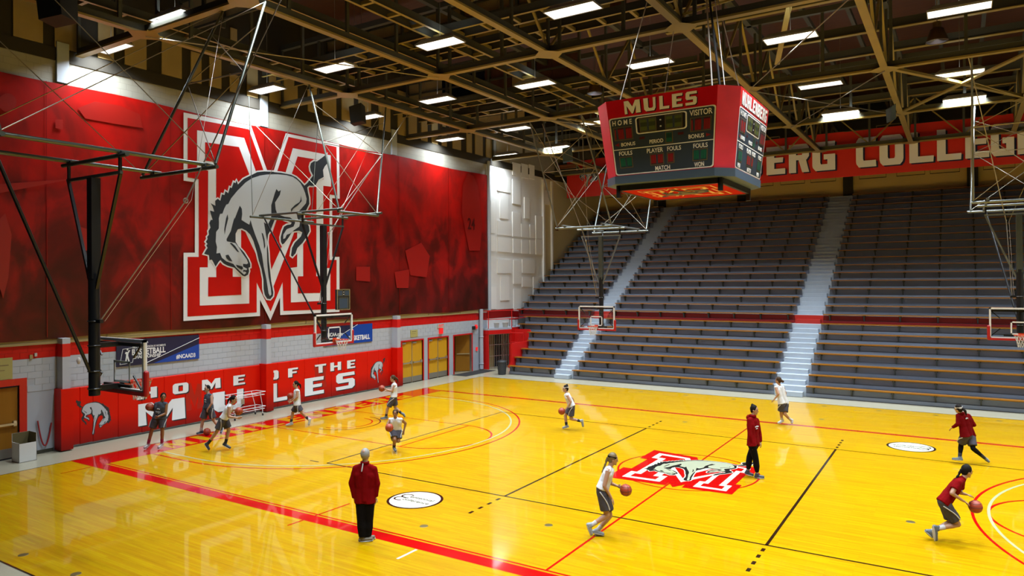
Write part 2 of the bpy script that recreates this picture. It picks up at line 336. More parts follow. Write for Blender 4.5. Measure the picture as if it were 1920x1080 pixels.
def text_mesh(txt, size, m, name='lettering', bold=0.02, sx=1.0, align='CENTER'):
    cu = bpy.data.curves.new(name, 'FONT'); cu.body = txt; cu.size = size; cu.offset = bold*size; cu.align_x = align; cu.align_y = 'CENTER'; cu.resolution_u = 3; cu.fill_mode = 'BOTH'; cu.extrude = 0.001
    o = bpy.data.objects.new('tmp', cu); COL.objects.link(o); dg = bpy.context.evaluated_depsgraph_get(); dg.update()
    me = bpy.data.meshes.new_from_object(o.evaluated_get(dg)); bpy.data.objects.remove(o); bpy.data.curves.remove(cu)
    me.materials.clear(); me.materials.append(M[m])
    if sx != 1.0:
        for v in me.vertices: v.co.x *= sx
    me.name = name; return me
def frame_mat(o, X, Y, scale=1.0):                    # matrix with local x along X, local y along Y
    X, Y = Vector(X).normalized(), Vector(Y); Y = (Y - X*Y.dot(X)).normalized(); Z = X.cross(Y)
    return Matrix(((X.x,Y.x,Z.x,o[0]),(X.y,Y.y,Z.y,o[1]),(X.z,Y.z,Z.z,o[2]),(0,0,0,1))) @ Matrix.Scale(scale, 4)
def words(txt, o, X, Y, size, m, parent, sx=1.0, bold=0.02, align='CENTER', name='lettering'):
    ob = put(name, text_mesh(txt, size, m, name, bold, sx, align), parent); ob.matrix_local = frame_mat(o, X, Y); return ob

# block letters with slab feet, drawn in the unit square
GL = {
'M': [[(0,0),(.17,0),(.15,.62),(.43,0),(.52,0),(.72,.6),(.70,0),(1,0),(.98,1),(.7,1),(.5,.52),(.28,1),(0,1)]],
'U': [[(0,1),(.38,1),(.38,.32),(.44,.22),(.70,.22),(.78,.32),(.78,1),(1,1),(.98,.2),(.86,0),(.17,0),(.03,.17)]],
'L': [[(0,1),(.36,1),(.36,.2),(1,.2),(.98,0),(0,0)]],
'E': [[(0,0),(0,1),(1,1),(.98,.8),(.42,.8),(.42,.6),(.9,.6),(.88,.42),(.42,.42),(.42,.2),(1,.2),(1,0)]],
'S': [[(.02,0),(0,.2),(.66,.2),(.68,.4),(.12,.4),(.02,.52),(.02,.88),(.14,1),(.98,1),(1,.8),(.36,.8),(.36,.62),(.88,.62),(1,.5),(1,.14),(.86,0)]],
'H': [[(0,0),(0,1),(.34,1),(.34,.6),(.68,.6),(.68,1),(1,1),(1,0),(.68,0),(.68,.4),(.34,.4),(.34,0)]],
'O': [[(.14,0),(.03,.1),(0,.2),(0,.8),(.03,.9),(.14,1),(.5,1),(.5,.78),(.38,.78),(.35,.72),(.35,.28),(.38,.22),(.5,.22),(.5,0)],
      [(.86,0),(.97,.1),(1,.2),(1,.8),(.97,.9),(.86,1),(.5,1),(.5,.78),(.62,.78),(.65,.72),(.65,.28),(.62,.22),(.5,.22),(.5,0)]],
'F': [[(0,0),(0,1),(1,1),(.98,.8),(.42,.8),(.42,.6),(.88,.6),(.86,.40),(.42,.40),(.42,0)]],
'T': [[(.32,0),(.32,.78),(.02,.78),(0,1),(1,1),(.98,.78),(.68,.78),(.68,0)]],
'R': [[(0,0),(0,1),(.36,1),(.36,0)],[(.36,1),(.88,1),(1,.88),(1,.56),(.88,.44),(.36,.44),(.36,.62),(.66,.62),(.66,.8),(.36,.8)],[(.48,.44),(.84,.46),(1,0),(.66,0)]],
'N': [[(0,0),(0,1),(.34,1),(.72,.42),(.72,1),(1,1),(1,0),(.7,0),(.28,.62),(.28,0)]],
'B': [[(0,0),(0,1),(.36,1),(.36,0)],[(.36,1),(.86,1),(.97,.9),(.97,.6),(.88,.5),(.36,.5),(.36,.62),(.64,.62),(.64,.8),(.36,.8)],[(.36,.5),(.9,.5),(1,.4),(1,.1),(.88,0),(.36,0),(.36,.2),(.66,.2),(.66,.38),(.36,.38)]],
'C': [[(.14,0),(.02,.12),(0,.2),(0,.8),(.02,.88),(.14,1),(1,1),(.98,.78),(.38,.78),(.35,.72),(.35,.28),(.38,.22),(.98,.22),(1,0)]],
'G': [[(.14,0),(.02,.12),(0,.2),(0,.8),(.02,.88),(.14,1),(1,1),(.98,.78),(.38,.78),(.35,.72),(.35,.28),(.38,.22),(.66,.22),(.66,.38),(.5,.38),(.5,.56),(1,.56),(1,0)]],
}
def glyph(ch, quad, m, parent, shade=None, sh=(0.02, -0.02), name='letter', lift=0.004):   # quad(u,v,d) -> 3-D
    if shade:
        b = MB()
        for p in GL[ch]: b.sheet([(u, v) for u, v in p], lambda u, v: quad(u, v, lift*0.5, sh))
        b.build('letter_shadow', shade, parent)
    b = MB()
    for p in GL[ch]: b.sheet(p, lambda u, v: quad(u, v, lift, (0, 0)))
    return b.build(name, m, parent)

# ------------------------------------------------------------------ the emblem, drawn in pixels of the wall mural
def zc(o, s, pts): return [(o[0]+x/s, o[1]+y/s) for x, y in pts]
ZA = lambda *p: zc((370, 280), 7.7125, p)
ZB = lambda *p: zc((370, 400), 6.0, p)
ZC = lambda *p: zc((500, 280), 7.714, p)
ZD = lambda *p: zc((480, 400), 6.0, p)
EM = {}
EM['O'] = [(344.2,210.8),(470.8,235.8),(507.5,338),(535.8,249.7),(635.8,270.8),(637,372.7),(622.9,371.4),(622.9,481.7),(636.5,481.7),(636.5,584.6),(525.4,590.7),(525,558),(507,601),(487.5,562),(487.5,592.4),(343.9,601.9),(344.2,473.9),(365.4,473.9),(365.5,341.7),(344.2,338.7)]
EM['I'] = [(351.7,220.8),(466.7,242.5),(507.5,358),(540.8,256.7),(630.8,275.5),(632,366.7),(617.7,364.3),(617.7,487.3),(630.9,487.3),(630.9,579.4),(531.3,583),(529.7,529),(507.3,584),(481.2,529.8),(481.2,585.7),(351.3,593.5),(351.7,481.7),(372.5,481.7),(372.5,335.8),(351.7,332.5)]
EM['T'] = [(369.2,244.2),(457.5,258.7),(510,409),(548.7,277.8),(619.7,291.3),(620.3,350),(605.8,348.3),(605.8,502.8),(619,502.8),(619,563.4),(545.1,567),(545.1,502.2),(556.9,500.6),(556.9,421),(510.5,542),(451.7,418),(451.7,502.5),(467,503),(467,569),(374.2,573),(374.2,501.3),(389.2,501.3),(390,320),(369.2,315.8)]
EM['R'] = [(384.2,266.7),(447.5,275.8),(509.3,438.9),(557.5,293.3),(606,301.5),(606,336.5),(593,335),(592.5,518),(606.2,518.2),(606.7,549),(558,550),(558,518.3),(568,518),(568,375),(507,508),(436,354),(435.8,519),(451.7,519),(452,552.5),(389.7,555.8),(390,519.7),(405,519.7),(405,304),(384.2,301)]
EM['B'] = (ZC((860,70),(845,120),(885,185),(835,245),(808,300),(818,400),(745,440),(700,520),(650,530),(610,525),(580,552),(590,620),(607,700),(610,790),(570,870),(530,935),(528,1000))
  + ZD((570,110),(590,145),(597,200),(560,270),(520,330),(460,390),(440,450),(405,488),(388,475),(400,390),(430,330),(500,260),(515,215),(480,195),(400,205),(370,260),(345,295),(310,340),(290,350),(275,320),(272,270),(290,200),(310,150),(345,130),(385,125),(395,105),(350,85),(290,65),(232,50),(210,60),(190,110),(160,190),(130,240),(122,320),(135,440),(140,540),(155,660),(165,760),(190,890),(185,930),(155,965),(120,960),(92,915),(80,850),(78,740),(55,620),(25,530),(5,440))
  + ZB((625,310),(590,240),(545,195),(495,170),(450,180),(425,230),(425,320),(455,370),(520,440),(570,520),(590,570),(590,605),(570,612),(577,650),(565,690),(530,710),(505,702),(460,660),(410,610),(340,590),(290,565),(255,525),(235,545),(200,600),(165,530),(150,520),(130,530),(125,470),(70,455),(95,410),(110,390),(95,360),(110,345),(90,320),(110,290),(105,265),(125,240),(120,200),(142,160),(130,110),(145,75))
  + ZA((215,1020),(195,960),(175,885),(238,903),(215,830),(185,778),(255,818),(250,745),(290,715),(325,745),(350,650),(385,662),(400,605),(440,635),(465,550),(490,560),(520,475),(545,490),(560,450),(580,508),(660,430),(760,380),(860,330),(960,320),(1100,325))
  + ZC((100,330),(200,340),(350,370),(420,405),(480,460),(540,525),(580,490),(620,440),(665,380),(630,310),(620,250),(635,200),(680,170),(720,175),(790,125)))
EM['G'] = (ZA((1100,362),(1000,365),(900,380),(780,420),(690,480),(570,600),(480,710),(440,790),(410,800),(380,860),(355,930),(320,935),(302,1000),(305,1060))
  + ZB((235,170),(205,210),(200,320),(215,380),(208,452),(248,445),(270,500),(320,540),(400,570),(430,610),(478,655),(520,690),(545,670),(530,655),(508,660),(512,635),(545,640),(555,625),(508,600),(508,568),(550,572),(565,560),(550,520),(500,450),(460,385),(420,335),(325,315),(322,290),(370,200),(390,120),(412,40))
  + ZA((530,1010),(560,930),(605,815),(635,860),(640,940),(630,1020),(700,1050))
  + ZB((490,75),(530,100),(578,128),(592,75),(610,140),(640,230),(690,360),(720,460),(740,600),(770,740),(795,900),(810,930),(826,912),(820,840),(795,720),(780,560),(775,400),(785,340),(765,240),(742,100),(785,130),(820,60))
  + ZA((1062,960),(1060,810),(1110,640),(1135,575),(1165,610),(1200,590),(1185,660),(1115,770),(1125,870),(1150,940))
  + ZC((250,975),(330,985),(380,1020)) + ZD((430,75),(432,110),(415,150),(340,178),(300,240),(300,290),(322,280),(340,240),(375,230),(420,190),(480,150),(488,110),(460,55))
  + ZC((425,930),(500,850),(560,780),(570,720),(550,640),(520,560),(480,490),(430,440),(370,400),(280,375),(150,362)))
EM['marks'] = [ZC((485,668),(497,750),(440,812),(375,860),(345,912),(340,865),(400,805),(465,765),(480,730)), ZB((333,10),(340,60),(312,170),(301,240),(295,180),(315,60)),
  ZB((310,472),(342,465),(388,542),(350,535),(320,505)), ZB((356,335),(380,333),(420,370),(465,440),(440,430),(390,370)), ZB((715,218),(732,230),(748,290),(756,370),(745,402),(738,320)), ZB((425,577),(500,598),(508,622),(490,635),(440,605))]
def offset_poly(p, d):
    n = len(p); A = sum(p[i][0]*p[(i+1) % n][1]-p[(i+1) % n][0]*p[i][1] for i in range(n)); s = 1 if A > 0 else -1; out = []
    for i in range(n):
        a, b, c = Vector(p[i-1]), Vector(p[i]), Vector(p[(i+1) % n]); e1, e2 = (b-a).normalized(), (c-b).normalized()
        n1, n2 = Vector((e1.y, -e1.x))*s, Vector((e2.y, -e2.x))*s; m = n1+n2
        if m.length < 0.3: m = n1 - e2*0 + e1*0.6
        m = m.normalized(); k = min(1.6, 1/max(0.35, m.dot(n1))); q = b + m*d*k; out.append((q.x, q.y))
    return out
EM['W'] = offset_poly(EM['B'], 2.6)
def nz(poly): return [((x-490.5)/146.5, (406-y)/195.0) for x, y in poly]       # normalised to the letter's box
NE = {k: ([nz(q) for q in v] if k == 'marks' else nz(v)) for k, v in EM.items()}
WX = -17.35
# ------------------------------------------------------------------ floor
fl = empty('floor', kind='structure', label='glossy yellow hardwood basketball court with a grey terrazzo surround')
MB().box(WX, 17.4, -14.2, 32.0, -0.3, -0.006).build('terrazzo_surround', 'terrazzo', fl)
MB().box(-15.55, 15.55, -12.5, 12.65, -0.05, 0.0).build('court_boards', 'court_wood', fl)
b = MB(); b.box(-15.58, -15.55, -12.53, 12.68, -0.02, 0.003); b.box(-15.58, 15.58, 12.65, 12.68, -0.02, 0.003); b.box(-15.58, 15.58, -12.53, -12.5, -0.02, 0.003)
b.build('edge_strip', 'court_black', fl)
def line(x0, y0, x1, y1, wd, m, name='court_line', z=0.0015):
    d = Vector((x1-x0, y1-y0, 0)); n = Vector((-d.y, d.x, 0)).normalized()*(wd/2)
    p, q = Vector((x0, y0, z)), Vector((x1, y1, z))
    return MB().add([p-n, q-n, q+n, p+n], [(0, 1, 2, 3)]).build(name, m, fl)
def arc(cx, cy, r, wd, a0, a1, m, name='court_line', z=0.002, n=72):
    vs = []; fs = []
    for i in range(n+1):
        t = a0+(a1-a0)*i/n; c, s_ = math.cos(t), math.sin(t)
        vs += [(cx+(r-wd/2)*c, cy+(r-wd/2)*s_, z), (cx+(r+wd/2)*c, cy+(r+wd/2)*s_, z)]
    return MB().add(vs, [(2*i, 2*i+1, 2*i+3, 2*i+2) for i in range(n)]).build(name, m, fl)
# wide red end zones and side bands
MB().add([(-15.53,-8.06,.0012),(-14.325,-8.06,.0012),(-14.325,7.67,.0012),(-15.53,8.05,.0012)], [(0,1,2,3)]).build('end_band', 'court_red', fl)
line(-14.9, -7.89, 15.5, -7.89, 0.33, 'court_red', 'side_band', .0016)
line(-14.325, -7.645, 14.325, -7.645, 0.05, 'court_red', z=.0016)
line(-15.3, 7.72, 14.6, 7.72, 0.20, 'court_red', 'side_band', .0014)
line(0, -7.62, 0, 7.62, 0.05, 'court_red', 'centre_line', .0013)
arc(0, 0, 1.83, 0.05, 0, 2*PI, 'court_red', 'centre_circle', .0022)
for s in (-1, 1):
    hx = s*12.725
    a = PI/2 if s > 0 else -PI/2
    arc(hx, 0, 6.325, 0.06, a, a+PI, 'court_red', z=.0020); arc(hx, 0, 6.02, 0.06, a, a+PI, 'court_sage', z=.0024)
    for q in (-1, 1):
        line(s*14.3, q*6.325, hx, q*6.325, 0.06, 'court_red', z=.0020); line(s*14.3, q*6.02, hx, q*6.02, 0.06, 'court_sage', z=.0024)
        line(s*14.3, q*1.83, s*8.53, q*1.83, 0.05, 'court_red', z=.0018)
    line(s*8.53, -1.83, s*8.53, 1.83, 0.05, 'court_red', z=.0021)
    arc(s*8.53, 0, 1.83, 0.06, a, a+PI, 'court_red', z=.0019)
    arc(hx, 0, 0.95, 0.05, a, a+PI, 'court_red', z=.0019); arc(hx, 0, 1.24, 0.05, a, a+PI, 'court_black', z=.0019)
# volleyball court in black
vx, vy = 0.05, 0.09
for q in (-1, 1):
    line(-9+vx, q*4.5+vy, 9+vx, q*4.5+vy, 0.05, 'court_black', 'volleyball_line', .0026)
    line(q*9+vx, -4.5+vy, q*9+vx, 4.5+vy, 0.05, 'court_black', 'volleyball_line', .0026)
    line(q*3+vx-.02, -4.5+vy, q*3+vx-.02, 4.5+vy, 0.06, 'court_black', 'volleyball_line', .0026)
    for k in range(4):
        for e in (-1, 1):
            y0 = e*(4.5+.2+k*.36)+vy; line(q*3+vx-.02, y0, q*3+vx-.02, y0+e*.16, 0.07, 'court_black', 'volleyball_dash', .0026)
line(-2.6, -8.62, -2.59, -8.08, 0.06, 'pure_white_paint', 'hash_mark', .0018); line(-5.78, -8.47, -5.73, -6.72, 0.045, 'court_red', 'hash_mark', .0028)
line(-14.33, -8.9, -14.33, -8.1, 0.04, 'court_red', 'hash_mark', .002); line(-9.6, -4.45, -9.25, -4.45, 0.05, 'court_black', 'hash_mark', .0026)
for x, y in ((-8.79,-12.15),(-7.0,-12.08),(.04,-5.58),(-2.2,6.32),(-9.55,12.1),(-12.64,12.0),(-8.1,12.1),(-6.2,12.1),(-4.1,12.1),(-2,12.1),(1.56,12.2),(3.53,12.2),(5.41,12.2),(7.36,12.1),(5.3,-1.5),(-1.1,-5.6),(-3.3,-7.0),(1.9,9.3)):
    MB().lathe((x, y, .0), [(0.0, .003), (.085, .003), (.09, .0)], 16).build('floor_plate', 'brass', fl)
# wooden letters in the end band, read from the court
word = 'MUHLENBERG'; y0 = -5.6
for i, ch in enumerate(word):
    yy = y0 + i*1.17
    glyph(ch, lambda u, v, d, sh, yy=yy: (-14.45-0.98*v, yy+0.86*u, 0.0022), 'court_wood', fl, name='band_letter')
# centre emblem painted on the boards
ce = empty('centre_court_emblem', kind=None, label='painted red and white letter with a kicking grey mule at centre court', cat='floor emblem')
def fo(u, v, z): return (0.0 + u*1.60, 0.04 + v*1.70, z)
for k, m, z in (('O', 'court_red', .0030), ('T', 'court_white', .0034), ('R', 'court_red', .0038)):
    MB().sheet(NE[k], lambda u, v, z=z: fo(u, v, z)).build('letter_layer', m, ce)
hull = MB().add([fo(.02,.86,.0029),fo(.98,.86,.0029),fo(.98,-.96,.0029),fo(-.98,-.96,.0029),fo(-.98,.86,.0029)][:0], [])
import numpy as np
_src = nz([(381.7,475.8),(611.5,289),(505.8,560.8),(494.5,321.5),(582,378),(461.7,516.7),(401,395)])
_dst = [at(x, y, 2, 0) for x, y in [(1217,878),(1431,868.5),(1278,903),(1300,864),(1387,875.5),(1264,891.5),(1243,868.5)]]
_A = np.array([[u, v, 1] for u, v in _src]); _cx = np.linalg.lstsq(_A, np.array([p.x for p in _dst]), rcond=None)[0]; _cy = np.linalg.lstsq(_A, np.array([p.y for p in _dst]), rcond=None)[0]
def fm(u, v, z):                                     # the floor mule is stretched along the court
    return (float(_cx[0]*u+_cx[1]*v+_cx[2]), float(_cy[0]*u+_cy[1]*v+_cy[2]), z)
for k, m, z in (('W', 'court_white', .0042), ('B', 'floor_mule_dark', .0046), ('G', 'floor_mule', .0050)):
    MB().sheet(NE[k], lambda u, v, z=z: fm(u, v, z)).build('mule_layer', m, ce)
for q in NE['marks']: MB().sheet(q, lambda u, v: fm(u, v, .0054)).build('mule_marking', 'floor_mule_dark', ce)
# conference roundels
for i, (cx, cy, sg) in enumerate(((-4.62, -5.72, 1), (4.92, 6.05, -1))):
    e = empty('conference_roundel', (cx, cy, 0), 'white roundel lettered Centennial Conference on the near left boards' if sg > 0 else 'white roundel lettered Centennial Conference on the far right boards', 'floor emblem', 'conference roundels painted on the court')
    MB().lathe((0, 0, 0), [(0, .003), (.66, .003)], 48).build('ring', 'court_black', e); MB().lathe((0, 0, 0), [(0, .0035), (.60, .0035)], 48).build('disc', 'court_white', e)
    X, Y = (sg, 0, 0), (0, sg, 0)
    for t, yy in (('Centennial', .13), ('Conference', -.10)):
        words(t[1:], (sg*(-.24 if yy > 0 else -.28), sg*yy, .0045), X, Y, .19, 'court_black', e, 1.0, .004, 'LEFT')
        words('C', (sg*(-.36 if yy > 0 else -.40), sg*(yy-.02), .0045), X, Y, .40, 'court_black', e, 1.1, .002)

# ------------------------------------------------------------------ left wall with its columns
lw = empty('wall_left', kind='structure', label='left gymnasium wall, grey block below and white above')
def wallpiece(y0, y1, z0, z1, m, name='wall_face', x=WX, t=0.25): return MB().box(x-t, x, y0, y1, z0, z1).build(name, m, lw)
DO = [(-10.6, -8.62, 0, 2.13), (8.35, 9.98, 0, 2.1), (10.45, 12.1, 0, 2.1), (12.65, 14.32, 0, 2.1)]   # door openings
ys = [-14.2]
for d in DO: ys += [d[0], d[1]]
ys.append(15.9)
for a, c in zip(ys[0::2], ys[1::2]): wallpiece(a, c, 0, 2.88, 'grey_block')
for d in DO: wallpiece(d[0], d[1], d[3], 2.88, 'grey_block')
wallpiece(-14.2, 15.9, 2.88, 3.28, 'red_block'); wallpiece(-14.2, 15.9, 3.28, 12.02, 'upper_block')
MB().box(WX, WX+.07, -14.2, 14.9, 3.29, 3.36).build('trunking', 'strip_wood', lw); MB().box(WX, WX+.04, -14.2, 14.9, 3.37, 3.50).build('trunking', 'strip_wood', lw)
for y in (-12.5, -9.4, -6.1, -3.0, 2.2, 5.2, 10.4, 13.2): MB().box(WX, WX+.06, y, y+.04, 3.30, 3.50).build('trunking_clip', 'panel_edge', lw)
for y0_, y1_ in ((-7.59, -7.36), (-.07, .15), (7.63, 7.86)):
    MB().box(WX, WX+.36, y0_, y1_, 1.8, 2.88).build('column', 'column_grey', lw); MB().box(WX, WX+.36, y0_, y1_, 2.88, 3.28).build('column_band', 'column_red', lw)
    MB().box(WX, WX+.36, y0_, y1_, 3.28, 3.45).build('column', 'column_grey', lw); MB().box(WX, WX+.10, y0_, y1_+.12, 11.36, 12.6).build('column', 'column_grey', lw)
wallpiece(-14.2, 32, 12.02, 12.42, 'upper_dark', x=WX+.04); wallpiece(-14.2, 32, 12.42, 16.2, 'upper_dark')
gb = MB().box(0, .008, .004, .396, .004, .196).mesh('block', 'block_grey'); rb = MB().box(0, .008, .004, .396, .004, .196).mesh('red_block', 'block_red')
nb = 0
for r in range(7):
    z = 1.885+.2*r; k = 0; y = -10.4 + (.2 if r % 2 else 0)
    while y < 14.7:
        hit_ = any(d[0]-.16 < y+.4 and y < d[1]+.16 and z < d[3]+.12 for d in DO)
        if not hit_ and z+.2 < 3.29 and (r >= 5 or nb < 300):
            put('block' if r < 5 else 'red_block', gb if r < 5 else rb, lw, (WX, y, z)); nb += r < 5
        y += .4
# plywood panels high on the wall
rr = random.Random(3); y = -14.0; i = 0
while y < 17.5:
    wd = rr.choice((.42, .75, .8, 1.45, .5)); hgt = rr.choice((1.1, 1.9, .68, 1.6, 2.2))
    MB().box(WX, WX+.05, y, y+wd, 12.44, 12.44+hgt).build('plywood_panel', 'beige_ply', lw)
    if hgt < 1: MB().box(WX, WX+.05, y+.05, y+wd*.8, 13.5, 14.9).build('plywood_panel', 'beige_ply', lw)
    y += wd + rr.choice((.33, .36, .55))
# far, white part of the wall with raised acoustic boxes
MB().box(WX-.25, WX, 15.9, 22.5, 0, 12.02).build('white_block_face', 'white_block', lw); MB().box(WX-.25, WX, 22.5, 32, 0, 12.02).build('dim_white_face', 'side_white_dim', lw)  # white wall beyond the conduit column: weaker light painted in as beige
MB().box(WX-.25, WX+.003, 15.9, 32, 12.03, 15).build('white_block_face', 'upper_block', lw)
MB().box(WX, WX+.012, 15.9, 24, 2.9, 3.4).build('red_band', 'red_block', lw)
def z6(x, y): return (860+x/5.4, 280+y/5.4)
def z7(x, y): return (860+x/2.16, 260+y/2.16)
R1 = [(385,275,520,430),(540,310,620,555),(415,450,495,700),(660,490,712,700),(540,640,620,885),(775,675,845,905),(388,730,525,870),(630,760,705,890),(715,765,760,895),(388,895,525,1040),(545,905,620,1050),(630,915,705,1055),(715,920,760,1060),(775,910,845,1065),(540,140,620,265),(630,150,695,290),(710,160,760,300),(318,520,362,850),(318,870,362,1030),(860,420,930,560)]
R2 = [(155,490,212,545),(220,492,250,588),(255,490,305,545),(168,558,202,655),(221,608,250,700),(255,560,290,600),(128,600,150,690),(300,560,335,640)]
for rl, zz in ((R1, z6), (R2, z7)):
    for x0, y0, x1, y1 in rl:
        a = at(*zz(x0, (y0+y1)/2), 0, WX); c = at(*zz(x1, (y0+y1)/2), 0, WX); tp = at(*zz((x0+x1)/2, y0), 0, WX); bt = at(*zz((x0+x1)/2, y1), 0, WX)
        MB().box(WX, WX+.06, a.y, c.y, bt.z, tp.z).build('acoustic_box', 'white_panel', lw)
for yy in (22.45, 23.6): MB().box(WX, WX+.14, yy, yy+.18, 3.4, 11.9).build('conduit_column', 'white_panel', lw)
MB().box(WX, WX+.02, 24.3, 24.7, 8.6, 8.95).build('notice', 'maroon_dark', lw)
# drain pipe at the end of the mural
b = MB(); b.tube((WX+.12, 15.98, 3.4), (WX+.12, 15.98, 12.2), .10, 12); b.build('drain_pipe', 'column_grey', lw, True)
b = MB(); b.tube((WX+.14, 15.1, 0.05), (WX+.14, 15.1, 3.5), .11, 12); b.ring((WX+.14, 15.1, 1.9), .12, .02); b.ring((WX+.14, 15.1, .35), .12, .02); b.build('drain_pipe', 'column_grey', lw, True)
MB().box(WX, WX+.02, -8.4, -7.7, 0, .1).build('skirting', 'bracket_metal', lw)
# back wall
bw = empty('wall_back', kind='structure', label='dim beige block wall behind the top of the bleachers')
MB().box(-17.6, 17.6, 31.5, 31.8, 0, 14.2).build('wall_face', 'back_beige', bw)
for x in (-12.3, -6.5, 0.2, 6.9, 13.5): MB().box(x-.28, x+.28, 31.2, 31.5, 9.5, 15).build('column', 'upper_dark', bw)
for x in (-16.2, -14.2, -11.0, -9.0, -5.2, -3.2, -1.3, 1.6, 3.7, 5.5, 8.2, 10.2):
    MB().box(x-.75, x+.75, 31.44, 31.5, 11.5, 12.2).build('acoustic_box', 'back_beige', bw); MB().box(x-.75, x+.75, 31.44, 31.5, 12.5, 13.6).build('acoustic_box', 'back_beige', bw)
    MB().box(x-.77, x+.77, 31.47, 31.49, 11.46, 12.24).build('box_outline', 'upper_dark', bw)
MB().box(-17.6, 17.6, 31.3, 31.6, 14.2, 16.3).build('dark_band', 'upper_dark', bw)
struct('wall_right', MB().box(17.4, 17.6, -14.2, 31.6, 0, 16.2), 'upper_block', 'plain block wall on the right, outside the view')

# ------------------------------------------------------------------ doors
def door_leaf(y0, y1, parent, m='door_wood', x=WX-.05, name='leaf', push=True):
    lf = MB().box(x-.05, x, y0, y1, .02, 2.08).build(name, m, parent)
    MB().box(x, x+.012, y0+.02, y1-.02, .03, .30).build('kick_plate', 'kick_plate', lf)
    if push:
        b = MB(); b.box(x+.05, x+.09, y0+.05, y1-.05, .98, 1.04); b.box(x, x+.07, y0+.05, y0+.10, .96, 1.06); b.box(x, x+.07, y1-.13, y1-.05, .94, 1.10); b.build('push_bar', 'steel', lf)
    MB().box(x, x+.06, y0+.03, y0+.3, 1.98, 2.04).build('door_closer', 'steel', lf)
    return lf
def frame(y0, y1, zt, parent, w=.07):
    b = MB(); b.box(WX-.06, WX+.03, y0-w, y0, 0, zt); b.box(WX-.06, WX+.03, y1, y1+w, 0, zt); b.box(WX-.06, WX+.03, y0-w, y1+w, zt, zt+w); b.build('door_frame', 'frame_red', parent)
for n, (y0, y1) in enumerate(((8.35, 9.98), (10.45, 12.1)), 2):
    d = empty('door_%d' % n, kind='structure', label='pair of yellow wooden doors with chrome push bars, %s' % ('nearer the padded wall' if n == 2 else 'beside the open doorway'))
    frame(y0, y1, 2.1, d); ym = (y0+y1)/2; door_leaf(y0+.01, ym-.012, d); door_leaf(ym+.012, y1-.01, d)
    MB().box(WX-.1, WX-.02, ym-.012, ym+.012, 0, 2.1).build('mullion', 'steel', d)
d = empty('door_1', kind='structure', label='brown wooden door with a white push bar at the left edge')
frame(-10.6, -8.62, 2.13, d, .20); lf = door_leaf(-9.62, -8.64, d, 'door_wood_dark'); door_leaf(-10.58, -9.64, d, 'door_wood_dark')
d = empty('door_4', kind='structure', label='open doorway to a dim corridor with one wooden leaf swung inward')
frame(12.65, 14.32, 2.1, d)
b = MB(); b.box(-20.5, -20.4, 11.8, 15.6, 0, 2.7); b.box(-20.5, WX-.25, 15.5, 15.6, 0, 2.7); b.box(-20.5, WX-.25, 11.8, 11.9, 0, 2.7); b.box(-20.5, WX-.25, 11.8, 15.6, 2.7, 2.8); b.build('corridor_wall', 'hall_wall', d)
MB().box(-20.5, WX-.05, 11.8, 15.6, -.05, -.004).build('corridor_floor', 'terrazzo', d)
lf = MB().add([(WX-.08, 14.28, .02), (WX-.12, 14.28, .02), (-18.05, 13.66, .02), (-18.01, 13.64, .02), (WX-.08, 14.28, 2.08), (WX-.12, 14.28, 2.08), (-18.05, 13.66, 2.08), (-18.01, 13.64, 2.08)], [(0,3,2,1),(4,5,6,7),(0,4,7,3),(1,2,6,5),(0,1,5,4),(3,7,6,2)]).build('leaf', 'door_wood_dark', d)
MB().bar((WX-.06, 14.2, 1.0), (-17.95, 13.70, 1.0), .05, .05).build('push_bar', 'steel', lf)
MB().box(WX-.1, WX+.02, 14.26, 14.31, 0, 2.1).build('steel_jamb', 'steel', d)

# ------------------------------------------------------------------ padding on the wall
pads = empty('wall_padding', (0, 0, 0), 'long run of red padded panels lettered HOME OF THE MULES along the left wall', 'wall padding')
PX = WX+.075
edges = [-7.30, -6.95, -6.55, -5.75, -4.95, -4.15, -3.35, -2.6, -1.8, -1.05, -.14]
edges2 = [.22, .70, 1.35, 2.1, 2.85, 3.6, 4.35, 5.1, 5.85, 6.6, 7.2, 7.54]
for E_ in (edges, edges2):
    for a, c in zip(E_, E_[1:]): 
        b = MB(); g = .008; b.add([(WX,a,.06),(PX-.012,a+.002,.06),(PX,a+.02,.08),(PX,c-.02,.08),(PX-.012,c-.002,.06),(WX,c,.06),(WX,a,1.86),(PX-.012,a+.002,1.86),(PX,a+.02,1.84),(PX,c-.02,1.84),(PX-.012,c-.002,1.86),(WX,c,1.86)],
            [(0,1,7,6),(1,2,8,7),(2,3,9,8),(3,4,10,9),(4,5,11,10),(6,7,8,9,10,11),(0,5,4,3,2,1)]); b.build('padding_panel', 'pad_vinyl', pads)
for yc, y0_, y1_ in ((-7.42, -7.66, -7.31), (.42, -.13, .21), (8.05, 7.55, 7.95)):
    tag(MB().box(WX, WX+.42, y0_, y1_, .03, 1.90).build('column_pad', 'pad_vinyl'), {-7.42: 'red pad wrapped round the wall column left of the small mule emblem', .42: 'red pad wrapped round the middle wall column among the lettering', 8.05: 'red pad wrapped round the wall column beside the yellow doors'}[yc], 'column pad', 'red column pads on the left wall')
def pad_letter(ch, y0, y1, z0, z1):
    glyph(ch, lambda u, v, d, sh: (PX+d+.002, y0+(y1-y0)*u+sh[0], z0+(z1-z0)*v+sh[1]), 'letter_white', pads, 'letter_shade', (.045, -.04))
for ch, a, c in (('H',-5.12,-4.42),('O',-3.84,-3.24),('M',-2.70,-1.93),('E',-1.38,-.86),('O',.10,.74),('F',1.22,1.74),('T',2.66,3.3),('H',3.54,4.18),('E',4.55,5.06)): pad_letter(ch, a, c, 1.19, 1.56)
